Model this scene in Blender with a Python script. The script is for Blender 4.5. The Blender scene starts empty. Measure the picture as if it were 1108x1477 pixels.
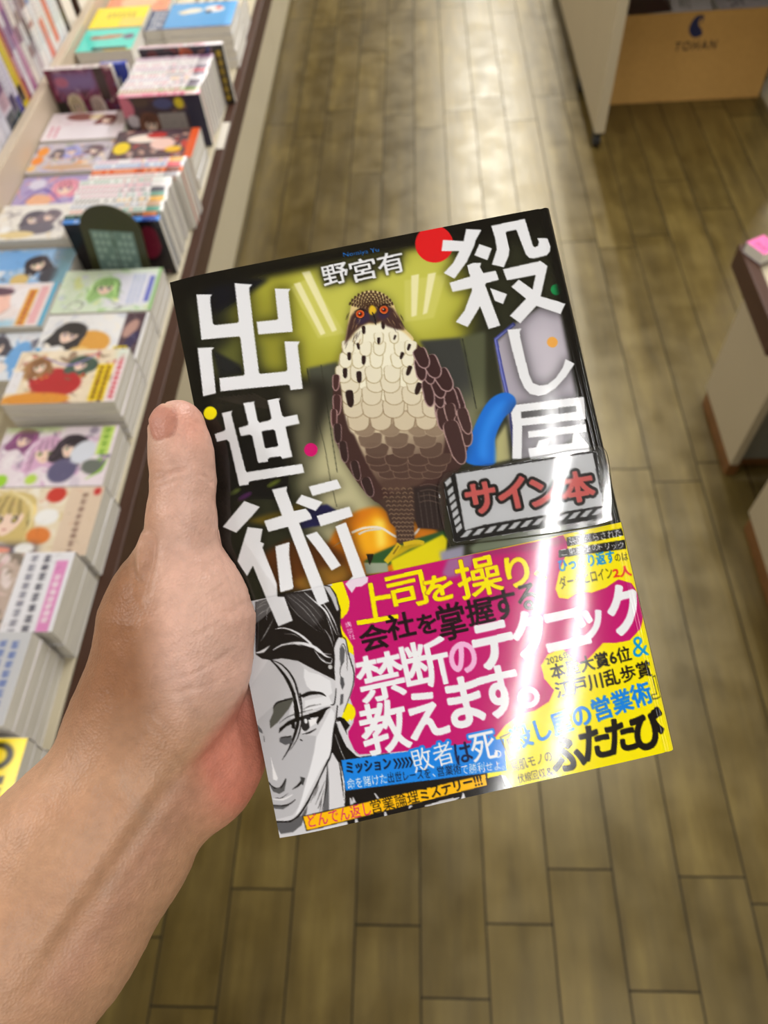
import bpy, math, random
import numpy as np
from mathutils import Vector, Matrix

# ---------------------------------------------------------------- camera, light, exposure
scene = bpy.context.scene
COL = scene.collection
FPX = 1050.0                       # focal length in pixels of the 1108 x 1477 frame
PC = np.array([554.0, 738.5])
CAM_H = 1.45
_n = np.array([80, 712, 1050.0]); _n /= np.linalg.norm(_n)
_v = np.array([36, -1552.5, 1050.0]); _v /= np.linalg.norm(_v)
_Z = -_n; _Y = _v - (_v @ _n) * _n; _Y /= np.linalg.norm(_Y); _X = np.cross(_Y, _Z)
RC = np.stack([_X, _Y, _Z])        # world = RC @ camera(x right, y down, z ahead)

cam_data = bpy.data.cameras.new('camera')
cam = bpy.data.objects.new('camera', cam_data); COL.objects.link(cam)
cam_data.sensor_fit = 'HORIZONTAL'; cam_data.sensor_width = 36.0
cam_data.lens = FPX / 1108.0 * 36.0
cam_data.clip_start = 0.01; cam_data.clip_end = 60
m3 = Matrix([[RC[i][0], -RC[i][1], -RC[i][2]] for i in range(3)])
cam.matrix_world = Matrix.Translation((0, 0, CAM_H)) @ m3.to_4x4()
cam_data.dof.use_dof = True
cam_data.dof.focus_distance = 0.238
cam_data.dof.aperture_fstop = 18.0
scene.camera = cam

vs = scene.view_settings
vs.view_transform = 'Standard'; vs.look = 'None'; vs.gamma = 1.0; vs.use_curve_mapping = False
vs.exposure = 0.05

world = bpy.data.worlds.new('world'); scene.world = world; world.use_nodes = True
world.node_tree.nodes['Background'].inputs[0].default_value = (1.0, 0.97, 0.92, 1)
world.node_tree.nodes['Background'].inputs[1].default_value = 0.06

CEIL = 2.7
TUBE_W = 7.0
def tube(x, y, power=TUBE_W, length=1.2):
    l = bpy.data.lights.new('fluorescent_tube', 'AREA')
    l.shape = 'RECTANGLE'; l.size = 0.024; l.size_y = length
    l.energy = power; l.color = (1.0, 0.985, 0.965)
    o = bpy.data.objects.new('fluorescent_tube', l); COL.objects.link(o)
    o.location = (x, y, CEIL - 0.06)
for yy in (-3.34, -2.10, -0.86, 1.9, 3.3, 4.7, 6.1, 7.5, 8.9):
    for xx in (0.60, 0.745):
        tube(xx, yy, TUBE_W if yy < 1 else 19.0)
for yy in (-2.6, 0.2, 3.0, 5.8):
    tube(-1.75, yy, 30)
for yy in (-2.6, 0.2, 3.0, 5.8):
    tube(3.0, yy, 16)

# ---------------------------------------------------------------- helpers
def ray(p):
    return RC @ np.array([(p[0] - PC[0]) / FPX, (p[1] - PC[1]) / FPX, 1.0])
def at_z(p, z):                     # where the sight line through a photo point meets height z
    d = ray(p); return d * ((z - CAM_H) / d[2]) + [0, 0, CAM_H]
def at_x(p, x):
    d = ray(p); return d * (x / d[0]) + [0, 0, CAM_H]
def at_y(p, y):
    d = ray(p); return d * (y / d[1]) + [0, 0, CAM_H]
def at_d(p, dep):
    return ray(p) * dep + np.array([0, 0, CAM_H])

def lin(c):
    c = np.asarray(c, dtype=np.float64) / 255.0
    return np.where(c <= 0.04045, c / 12.92, ((c + 0.055) / 1.055) ** 2.4)
def rgba(c):
    a = lin(c); return (float(a[0]), float(a[1]), float(a[2]), 1.0)

def tag(o, label=None, cat=None, group=None, kind=None):
    if label: o['label'] = label
    if cat: o['category'] = cat
    if group: o['group'] = group
    if kind: o['kind'] = kind
    return o
def empty(name, loc=(0, 0, 0), rz=0.0):
    o = bpy.data.objects.new(name, None); COL.objects.link(o)
    o.location = loc; o.rotation_euler = (0, 0, rz); o.empty_display_size = 0.05
    return o
def link(name, me, mats=(), parent=None):
    o = bpy.data.objects.new(name, me); COL.objects.link(o)
    for m in (mats if isinstance(mats, (list, tuple)) else [mats]):
        me.materials.append(m)
    if parent: o.parent = parent
    return o
def mesh_np(name, V, Q, colors=None, smooth=False):
    me = bpy.data.meshes.new(name)
    V = np.asarray(V, dtype=np.float32); Q = np.asarray(Q, dtype=np.int32)
    k = Q.shape[1]
    me.vertices.add(len(V)); me.vertices.foreach_set('co', V.ravel())
    me.loops.add(Q.size); me.loops.foreach_set('vertex_index', Q.ravel())
    me.polygons.add(len(Q))
    me.polygons.foreach_set('loop_start', np.arange(0, Q.size, k, dtype=np.int32))
    me.polygons.foreach_set('loop_total', np.full(len(Q), k, dtype=np.int32))
    if smooth: me.polygons.foreach_set('use_smooth', np.ones(len(Q), dtype=bool))
    me.update(calc_edges=True)
    if colors is not None:
        a = me.color_attributes.new('print', 'FLOAT_COLOR', 'POINT')
        c = np.ones((len(V), 4), dtype=np.float32); c[:, :3] = colors
        a.data.foreach_set('color', c.ravel())
    me.validate()
    return me
class MB:
    """collects boxes, prisms and tubes into one mesh"""
    def __init__(s): s.v = []; s.f = []; s.m = []
    def add(s, v, f, mi=0):
        b = len(s.v); s.v += [tuple(map(float, p)) for p in v]
        s.f += [tuple(b + i for i in q) for q in f]; s.m += [mi] * len(f)
    def box(s, lo, hi, mi=0, M=None):
        (a, b, c), (d, e, g) = lo, hi
        v = [(a,b,c),(d,b,c),(d,e,c),(a,e,c),(a,b,g),(d,b,g),(d,e,g),(a,e,g)]
        if M is not None: v = [tuple(M @ Vector(p)) for p in v]
        s.add(v, [(0,3,2,1),(4,5,6,7),(0,1,5,4),(1,2,6,5),(2,3,7,6),(3,0,4,7)], mi)
    def tube(s, p0, p1, r0, r1=None, n=14, mi=0):
        r1 = r0 if r1 is None else r1
        p0 = Vector(p0); p1 = Vector(p1); d = (p1 - p0).normalized()
        u = d.orthogonal().normalized(); w = d.cross(u)
        v = []
        for p, r in ((p0, r0), (p1, r1)):
            for i in range(n):
                a = 2 * math.pi * i / n
                v.append(p + (u * math.cos(a) + w * math.sin(a)) * r)
        f = [(i, (i+1) % n, n + (i+1) % n, n + i) for i in range(n)]
        f += [tuple(range(n-1, -1, -1)), tuple(range(n, 2*n))]
        s.add(v, f, mi)
    def prism(s, pts, z0, z1, mi=0, M=None):
        n = len(pts)
        v = [(x, y, z0) for x, y in pts] + [(x, y, z1) for x, y in pts]
        if M is not None: v = [tuple(M @ Vector(p)) for p in v]
        f = [(i, (i+1) % n, n + (i+1) % n, n + i) for i in range(n)]
        f += [tuple(range(n-1, -1, -1)), tuple(range(n, 2*n))]
        s.add(v, f, mi)
    def build(s, name, mats, parent=None, bevel=0.0, smooth=False):
        me = bpy.data.meshes.new(name); me.from_pydata(s.v, [], s.f); me.update()
        me.polygons.foreach_set('material_index', s.m)
        if smooth: me.polygons.foreach_set('use_smooth', [True] * len(s.f))
        o = link(name, me, mats, parent)
        if bevel:
            b = o.modifiers.new('bevel', 'BEVEL'); b.width = bevel; b.segments = 2; b.limit_method = 'ANGLE'
        return o

# ---------------------------------------------------------------- materials
def newmat(name):
    m = bpy.data.materials.new(name); m.use_nodes = True
    nt = m.node_tree; b = nt.nodes['Principled BSDF']
    return m, nt, b
def bump_noise(nt, b, scale, dist, strength=0.4, stretch=None, detail=3):
    tc = nt.nodes.new('ShaderNodeTexCoord'); nz = nt.nodes.new('ShaderNodeTexNoise')
    nz.inputs['Scale'].default_value = scale; nz.inputs['Detail'].default_value = detail
    src = tc.outputs['Object']
    if stretch:
        mp = nt.nodes.new('ShaderNodeMapping'); mp.inputs['Scale'].default_value = stretch
        nt.links.new(src, mp.inputs['Vector']); src = mp.outputs['Vector']
    nt.links.new(src, nz.inputs['Vector'])
    bp = nt.nodes.new('ShaderNodeBump'); bp.inputs['Strength'].default_value = strength
    bp.inputs['Distance'].default_value = dist
    nt.links.new(nz.outputs['Fac'], bp.inputs['Height']); nt.links.new(bp.outputs['Normal'], b.inputs['Normal'])
    return nz
def plain(name, color, rough=0.5, spec=0.5, vary=0.06, scale=40, bump=0.0, stretch=None, metallic=0.0):
    m, nt, b = newmat(name)
    b.inputs['Roughness'].default_value = rough; b.inputs['Specular IOR Level'].default_value = spec
    b.inputs['Metallic'].default_value = metallic
    tc = nt.nodes.new('ShaderNodeTexCoord'); nz = nt.nodes.new('ShaderNodeTexNoise')
    nz.inputs['Scale'].default_value = scale; nz.inputs['Detail'].default_value = 4
    src = tc.outputs['Object']
    if stretch:
        mp = nt.nodes.new('ShaderNodeMapping'); mp.inputs['Scale'].default_value = stretch
        nt.links.new(src, mp.inputs['Vector']); src = mp.outputs['Vector']
    nt.links.new(src, nz.inputs['Vector'])
    mr = nt.nodes.new('ShaderNodeMapRange')
    mr.inputs['To Min'].default_value = 1 - vary; mr.inputs['To Max'].default_value = 1 + vary
    mr.inputs['From Min'].default_value = 0.3; mr.inputs['From Max'].default_value = 0.7
    nt.links.new(nz.outputs['Fac'], mr.inputs['Value'])
    mx = nt.nodes.new('ShaderNodeVectorMath'); mx.operation = 'SCALE'
    mx.inputs[0].default_value = rgba(color)[:3]
    nt.links.new(mr.outputs['Result'], mx.inputs['Scale']); nt.links.new(mx.outputs['Vector'], b.inputs['Base Color'])
    if bump:
        bp = nt.nodes.new('ShaderNodeBump'); bp.inputs['Distance'].default_value = bump; bp.inputs['Strength'].default_value = 0.5
        nt.links.new(nz.outputs['Fac'], bp.inputs['Height']); nt.links.new(bp.outputs['Normal'], b.inputs['Normal'])
    return m
def printed(name, rough=0.3, spec=0.5, bump=None, coat=0.0):
    m, nt, b = newmat(name)
    a = nt.nodes.new('ShaderNodeAttribute'); a.attribute_name = 'print'
    nt.links.new(a.outputs['Color'], b.inputs['Base Color'])
    b.inputs['Roughness'].default_value = rough; b.inputs['Specular IOR Level'].default_value = spec
    b.inputs['Coat Weight'].default_value = coat; b.inputs['Coat Roughness'].default_value = 0.05
    if bump: bump_noise(nt, b, *bump)
    return m
M = {}
M['cream'] = plain('cream_laminate', (196, 186, 160), 0.45, vary=0.02, scale=6)
M['cream_light'] = plain('pale_laminate', (222, 214, 200), 0.4, vary=0.02, scale=6)
M['ledge'] = plain('beige_ledge', (200, 184, 162), 0.45, vary=0.02, scale=6)
M['white_lam'] = plain('white_laminate', (214, 208, 196), 0.4, vary=0.02, scale=6)
M['shaded_lam'] = plain('shaded_laminate', (120, 117, 105), 0.5, vary=0.03, scale=6)  # for counter end panels: their shade is put into a darker laminate colour
M['brown'] = plain('dark_brown_edge', (70, 45, 33), 0.5, 0.3, vary=0.12, scale=30, stretch=(1, 0.08, 1))
M['wood_strip'] = plain('orange_wood_strip', (116, 76, 36), 0.5, vary=0.15, scale=30)
M['black'] = plain('black_rubber', (28, 28, 30), 0.5, vary=0.05)
M['pages'] = plain('book_pages', (214, 210, 200), 0.7, 0.2, vary=0.10, scale=900, stretch=(0.02, 0.02, 1))
M['card'] = plain('cardboard', (190, 148, 84), 0.75, 0.2, vary=0.04, scale=60)
M['card_edge'] = plain('cardboard_edge', (168, 126, 68), 0.8, 0.2, vary=0.15, scale=200)
M['navy'] = plain('navy_ink', (38, 42, 78), 0.6, 0.3, vary=0.02)
M['ink'] = plain('dark_ink', (48, 40, 40), 0.6, 0.3, vary=0.02)
M['ceiling'] = plain('ceiling_white', (235, 232, 224), 0.8, 0.2, vary=0.02, scale=3)
M['wallpaint'] = plain('wall_paint', (205, 198, 182), 0.8, 0.2, vary=0.03, scale=2)
M['taupe'] = plain('taupe_laminate', (178, 165, 138), 0.5, vary=0.02, scale=6)
M['print'] = printed('printed_paper', 0.32)
M['card_print'] = printed('card_print', 0.5, 0.12)
M['print_gloss'] = printed('printed_gloss_paper', 0.25)
# ---------------------------------------------------------------- the room
random.seed(7)
def floor_material():
    m, nt, b = newmat('wood_plank_floor')
    N = nt.nodes.new; L = nt.links.new
    a = N('ShaderNodeAttribute'); a.attribute_name = 'print'
    tc = N('ShaderNodeTexCoord')
    add = N('ShaderNodeVectorMath'); add.operation = 'ADD'
    mul = N('ShaderNodeVectorMath'); mul.operation = 'SCALE'; mul.inputs['Scale'].default_value = 37.0
    L(a.outputs['Color'], mul.inputs[0]); L(tc.outputs['Object'], add.inputs[0]); L(mul.outputs['Vector'], add.inputs[1])
    mp = N('ShaderNodeMapping'); mp.inputs['Scale'].default_value = (9.0, 1.1, 9.0); L(add.outputs['Vector'], mp.inputs['Vector'])
    nz = N('ShaderNodeTexNoise'); nz.inputs['Scale'].default_value = 2.4; nz.inputs['Detail'].default_value = 7; nz.inputs['Roughness'].default_value = 0.62
    L(mp.outputs['Vector'], nz.inputs['Vector'])
    n2 = N('ShaderNodeTexNoise'); n2.inputs['Scale'].default_value = 11; n2.inputs['Detail'].default_value = 5
    L(add.outputs['Vector'], n2.inputs['Vector'])
    n3 = N('ShaderNodeTexNoise'); n3.inputs['Scale'].default_value = 2.2; n3.inputs['Detail'].default_value = 3
    L(tc.outputs['Object'], n3.inputs['Vector'])
    cr = N('ShaderNodeValToRGB')
    e = cr.color_ramp.elements
    e[0].position = 0.28; e[0].color = rgba((50, 39, 17)); e[1].position = 0.72; e[1].color = rgba((122, 105, 54))
    k = e.new(0.5); k.color = rgba((88, 73, 35))
    mix = N('ShaderNodeMath'); mix.operation = 'MULTIPLY_ADD'; mix.inputs[1].default_value = 0.22
    L(n2.outputs['Fac'], mix.inputs[0])
    s1 = N('ShaderNodeMath'); s1.operation = 'MULTIPLY_ADD'; s1.inputs[1].default_value = 0.55
    L(nz.outputs['Fac'], s1.inputs[0])
    s0 = N('ShaderNodeMath'); s0.operation = 'MULTIPLY_ADD'; s0.inputs[1].default_value = 0.18; s0.inputs[2].default_value = -0.01
    L(n3.outputs['Fac'], s0.inputs[0])
    L(s0.outputs['Value'], s1.inputs[2]); L(s1.outputs['Value'], mix.inputs[2]); L(mix.outputs['Value'], cr.inputs['Fac'])
    sep = N('ShaderNodeSeparateColor'); L(a.outputs['Color'], sep.inputs['Color'])
    tone = N('ShaderNodeMapRange'); tone.inputs['To Min'].default_value = 0.86; tone.inputs['To Max'].default_value = 1.12
    L(sep.outputs['Red'], tone.inputs['Value'])
    sc = N('ShaderNodeVectorMath'); sc.operation = 'SCALE'
    L(cr.outputs['Color'], sc.inputs[0]); L(tone.outputs['Result'], sc.inputs['Scale']); L(sc.outputs['Vector'], b.inputs['Base Color'])
    rr = N('ShaderNodeMapRange'); rr.inputs['To Min'].default_value = 0.29; rr.inputs['To Max'].default_value = 0.38
    rr.inputs['From Min'].default_value = 0.35; rr.inputs['From Max'].default_value = 0.65
    L(n2.outputs['Fac'], rr.inputs['Value']); L(rr.outputs['Result'], b.inputs['Roughness'])
    b.inputs['Specular IOR Level'].default_value = 1.0; b.inputs['Specular Tint'].default_value = (1.0, 0.90, 0.62, 1)
    bp = N('ShaderNodeBump'); bp.inputs['Distance'].default_value = 0.0012; bp.inputs['Strength'].default_value = 0.35
    L(nz.outputs['Fac'], bp.inputs['Height']); L(bp.outputs['Normal'], b.inputs['Normal'])
    return m
PW = 0.1137; PL = 0.9; GAP = 0.0030
joints = {-4: 0.09, -3: -0.01, -2: 0.168, -1: 0.63, 0: 0.114, 1: 0.01, 2: 0.119, 3: 0.206, 4: 0.026, 5: 0.196, 6: 0.155}
V = []; Q = []; C = []; gv = []
for k in range(-26, 46):
    x0 = -0.144 + (k) * PW; x1 = x0 + PW
    j = joints.get(k, random.random() * PL)
    y = j - PL * math.ceil((j + 3.2) / PL)
    while y < 9.2:
        c = [random.random() for _ in range(3)]
        b = len(V); g = GAP / 2
        V += [(x0+g, y+g, 0), (x1-g, y+g, 0), (x1-g, y+PL-g, 0), (x0+g, y+PL-g, 0)]
        Q.append((b, b+1, b+2, b+3)); C += [c] * 4
        y += PL
nV = len(V)
V += [(-3.1, -4.2, -0.0015), (5.2, -4.2, -0.0015), (5.2, 10.0, -0.0015), (-3.1, 10.0, -0.0015)]
Q.append((nV, nV+1, nV+2, nV+3)); C += [(0.5, 0.5, 0.5)] * 4
M['floor'] = floor_material(); M['grout'] = plain('plank_joint', (40, 36, 28), 0.7, 0.2, vary=0.1)
fm = mesh_np('floor', V, Q, np.array(C))
floor = link('floor', fm, [M['floor'], M['grout']]); tag(floor, kind='structure')
fm.polygons[len(Q) - 1].material_index = 1

def slab(name, lo, hi, mat):
    m = MB(); m.box(lo, hi); return tag(m.build(name, mat), kind='structure')
slab('ceiling', (-3.1, -4.2, CEIL), (5.2, 10.0, CEIL + 0.06), M['ceiling'])
slab('wall_left', (-3.16, -4.2, 0), (-3.1, 10.0, CEIL), M['wallpaint'])
slab('wall_right', (5.2, -4.2, 0), (5.26, 10.0, CEIL), M['wallpaint'])
slab('wall_back', (-3.1, 10.0, 0), (5.2, 10.06, CEIL), M['wallpaint'])
slab('wall_front', (-3.1, -4.26, 0), (5.2, -4.2, CEIL), M['wallpaint'])

# ---------------------------------------------------------------- left display table with its low back ledge
TZ = 0.60            # table top
def display_table(y0, y1, label):
    t = empty('display_table', (-0.62, y0, 0))
    inv = Matrix.Translation((0.62, -y0, 0))
    def part(name, boxes, mat, bevel=0.002):
        m = MB()
        for lo, hi in boxes: m.box(lo, hi, M=inv)
        return m.build(name, mat, t, bevel=bevel)
    part('tabletop', [((-0.815, y0, TZ - 0.03), (-0.456, y1, TZ - 0.0004))], M['cream'])
    part('edge_trim', [((-0.4555, y0, TZ - 0.055), (-0.432, y1, TZ))], M['brown'], 0.003)
    part('front_panel', [((-0.622, y0 + 0.001, 0.05), (-0.602, y1 - 0.002, TZ - 0.0305))], M['cream'])
    part('toe_kick', [((-0.640, y0 + 0.001, 0.0), (-0.610, y1 - 0.001, 0.05))], M['cream'])
    part('end_panel', [((-1.2, y0 + 0.001, 0.0), (-0.623, y0 + 0.02, TZ - 0.031))], M['cream'])
    part('back_ledge', [((-0.838, y0, TZ - 0.028), (-0.816, y1, 0.705))], M['ledge'], 0.003)
    part('book_shelf', [((-1.06, y0, 0.66), (-0.8385, y1, 0.68)), ((-1.08, y0, 0.60), (-1.0605, y1, 1.6))], M['cream_light'])
    return tag(t, label, 'display table')
display_table(-0.9, 3.25, 'cream display table with brown edge holding the comics beside the aisle')
display_table(3.2515, 6.4, 'cream display table beyond the panel seam farther down the aisle')
for yy in (2.02,):
    m = MB(); m.box((-0.855, yy, 0.6803), (-0.8395, yy + 0.012, 1.5))
    tag(m.build('shelf_divider', M['brown'], bevel=0.002), 'dark thin upright divider beside the white spines at the end of the shelf', 'shelf divider')
# price card on the brown trim
m = MB(); m.box((-0.4535, 1.545, TZ + 0.0004), (-0.436, 1.655, TZ + 0.0016))
tag(m.build('price_card', M['white_lam'], bevel=0.0004), 'small white card lying on the brown table edge', 'card')

# ---------------------------------------------------------------- right side: cart, carton, counters
t = empty('book_cart', (0.92, 3.2, 0)); inv = Matrix.Translation((-0.92, -3.2, 0))
def cpart(name, boxes, mat, bevel=0.003, parent=None):
    m = MB()
    for lo, hi in boxes: m.box(lo, hi, M=inv)
    return m.build(name, mat, parent or t, bevel=bevel)
for x0 in (0.592, 1.262):
    cpart('side_panel', [((x0, 2.5, 0.06), (x0 + 0.034, 3.05, 1.25)), ((x0 + 0.002, 3.0505, 0.06), (x0 + 0.032, 3.9, 1.25))], M['taupe'])
cpart('shelf', [((0.6265, 2.56, 0.62), (1.2615, 3.88, 0.645))], M['cream_light'])
cpart('shelf', [((0.6265, 2.56, 1.22), (1.2615, 3.88, 1.245))], M['cream_light'])
cpart('back_rail', [((0.6265, 3.86, 0.3), (1.2615, 3.88, 0.6))], M['cream_light'])
for x0 in (0.609, 1.279):
    for y0 in (2.535, 2.92, 3.84):
        m = MB(); m.tube(inv @ Vector((x0 - 0.012, y0, 0.022)), inv @ Vector((x0 + 0.012, y0, 0.022)), 0.0215, n=20)
        m.box((x0 - 0.016, y0 - 0.016, 0.044), (x0 + 0.016, y0 + 0.016, 0.0598), M=inv)
        m.build('caster', M['black'], t, bevel=0.001)
tag(t, 'pale book cart on black casters standing around the open cardboard carton', 'book cart')

t = empty('cardboard_carton', (0.97, 2.98, 0.0)); inv = Matrix.Translation((-0.97, -2.98, 0))
bx0, bx1, by0, by1, bz = 0.690, 1.240, 2.80, 3.16, 0.298
m = MB(); th = 0.005
m.box((bx0, by0, 0.001), (bx1, by1, 0.006), M=inv)
m.box((bx0, by0, 0.0062), (bx1, by0 + th, bz), M=inv); m.box((bx0, by1 - th, 0.0062), (bx1, by1, bz), M=inv)
m.box((bx0, by0 + th, 0.0062), (bx0 + th, by1 - th, bz), M=inv); m.box((bx1 - th, by0 + th, 0.0062), (bx1, by1 - th, bz), M=inv)
m.build('carton_body', [M['card']], t, bevel=0.001)
# printed mark: a drop with an open hook, and the word below it
def smooth_loop(pts, n=8):
    P = np.array(pts, float); out = []
    for i in range(len(P)):
        p0, p1, p2, p3 = P[i-1], P[i], P[(i+1) % len(P)], P[(i+2) % len(P)]
        for s in np.linspace(0, 1, n, endpoint=False):
            out.append(0.5*((2*p1)+(-p0+p2)*s+(2*p0-5*p1+4*p2-p3)*s*s+(-p0+3*p1-3*p2+p3)*s**3))
    return np.array(out)
def face_on(pxpts, yplane):
    r = []
    for p in pxpts:
        w = at_y(p, yplane); r.append((w[0], w[2]))
    return r
def carton_print(pxpts, mat, name='printed_mark'):
    pts = face_on(pxpts, by0)
    m = MB(); n = len(pts)
    Mx = inv @ Matrix(((1,0,0,0),(0,0,1,by0),(0,1,0,0),(0,0,0,1)))
    m.prism(pts, -0.0006, -0.0001, M=Mx)
    return m
lp = smooth_loop([(1013,22),(1014,24),(1009,29),(1008,36),(1012,42),(1013,49),(1008,53),(1001,54),(996,50),(994,43),(996,35),(1001,27),(1007,22)], 5)
mm = carton_print(lp, M['navy'])
mk = mm.build('printed_mark', M['navy'], t)
hook = smooth_loop([(1010,33),(1013,31),(1016,24),(1013,21),(1009,24),(1012,24),(1013,27)], 4)
carton_print(hook, M['navy']).build('printed_mark', M['navy'], t)
tc_ = bpy.data.curves.new('word', 'FONT'); tc_.body = 'TOHAN'; tc_.space_character = 1.35; tc_.offset = 0.02
to = bpy.data.objects.new('word', tc_); COL.objects.link(to)
bpy.context.view_layer.update()
tm = bpy.data.meshes.new_from_object(to.evaluated_get(bpy.context.evaluated_depsgraph_get()))
bpy.data.objects.remove(to)
co = np.zeros(len(tm.vertices) * 3, dtype=np.float32); tm.vertices.foreach_get('co', co); co = co.reshape(-1, 3)
mn, mx_ = co.min(0), co.max(0)
a0 = at_y((972, 74), by0); a1 = at_y((1034, 62), by0)
nx = (co[:, 0] - mn[0]) / (mx_[0] - mn[0]); nz_ = (co[:, 1] - mn[1]) / (mx_[1] - mn[1])
w = np.stack([a0[0] + nx * (a1[0] - a0[0]) - 0.97, np.full(len(nx), by0 - 0.0004 - 2.98), a0[2] + nz_ * 0.030], 1)
tm.vertices.foreach_set('co', w.astype(np.float32).ravel()); tm.update()
link('printed_word', tm, M['ink'], t)
tag(t, 'open brown cardboard carton with a dark logo under the book cart', 'carton')

def counter(y0, y1, x0, top, label):
    t = empty('counter', (x0 + 0.2, y0, 0)); inv = Matrix.Translation((-x0 - 0.2, -y0, 0))
    def part(name, boxes, mat, bevel=0.002):
        m = MB()
        for lo, hi in boxes: m.box(lo, hi, M=inv)
        return m.build(name, mat, t, bevel=bevel)
    part('side_panel', [((x0, y0 + 0.012, 0.05), (x0 + 0.02, y1, top - 0.031))], M['taupe'])
    part('end_panel', [((x0 + 0.0205, y0 + 0.03, 0.05), (x0 + 0.7, y0 + 0.05, top - 0.031))], M['shaded_lam'])
    part('wood_plinth', [((x0 + 0.004, y0 + 0.02, 0.0), (x0 + 0.03, y1 - 0.01, 0.0495))], M['wood_strip'])
    part('wood_plinth', [((x0 + 0.031, y0 + 0.05, 0.0), (x0 + 0.69, y0 + 0.07, 0.0495))], M['wood_strip'])
    part('tabletop', [((x0 - 0.026, y0, top - 0.03), (x0 + 0.7, y1 + 0.01, top - 0.008))], M['cream'])
    part('edge_trim', [((x0 - 0.052, y0, top - 0.055), (x0 - 0.0265, y1 + 0.01, top))], M['brown'], 0.003)
    tag(t, label, 'counter')
counter(1.05, 1.315, 0.704, 0.465, 'pale counter with dark brown top edge and orange wood plinth beside the aisle')
counter(0.2, 0.93, 0.712, 0.465, 'pale low counter end at the right edge beyond the held novel')
# ---------------------------------------------------------------- printing: a small painter on numpy arrays
def box1(a, r, ax):
    if r < 1: return a
    c = np.cumsum(np.concatenate([np.repeat(np.take(a, [0], ax), r + 1, ax), a, np.repeat(np.take(a, [-1], ax), r, ax)], ax), ax)
    n = a.shape[ax]
    return (np.take(c, range(2*r+1, 2*r+1+n), ax) - np.take(c, range(0, n), ax)) / (2*r+1)
def gblur(a, r):
    r = int(round(r))
    for _ in range(3):
        a = box1(box1(a, r, 0), r, 1)
    return a
def spl(pts, closed=True, n=8):
    P = np.array(pts, float); N = len(P); out = []
    for i in range(N if closed else N - 1):
        if closed: p0, p1, p2, p3 = P[i-1], P[i], P[(i+1) % N], P[(i+2) % N]
        else: p0, p1, p2, p3 = P[max(i-1,0)], P[i], P[i+1], P[min(i+2,N-1)]
        for s in np.linspace(0, 1, n, endpoint=False):
            out.append(0.5*((2*p1)+(-p0+p2)*s+(2*p0-5*p1+4*p2-p3)*s*s+(-p0+3*p1-3*p2+p3)*s**3))
    if not closed: out.append(P[-1])
    return np.array(out)
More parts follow.
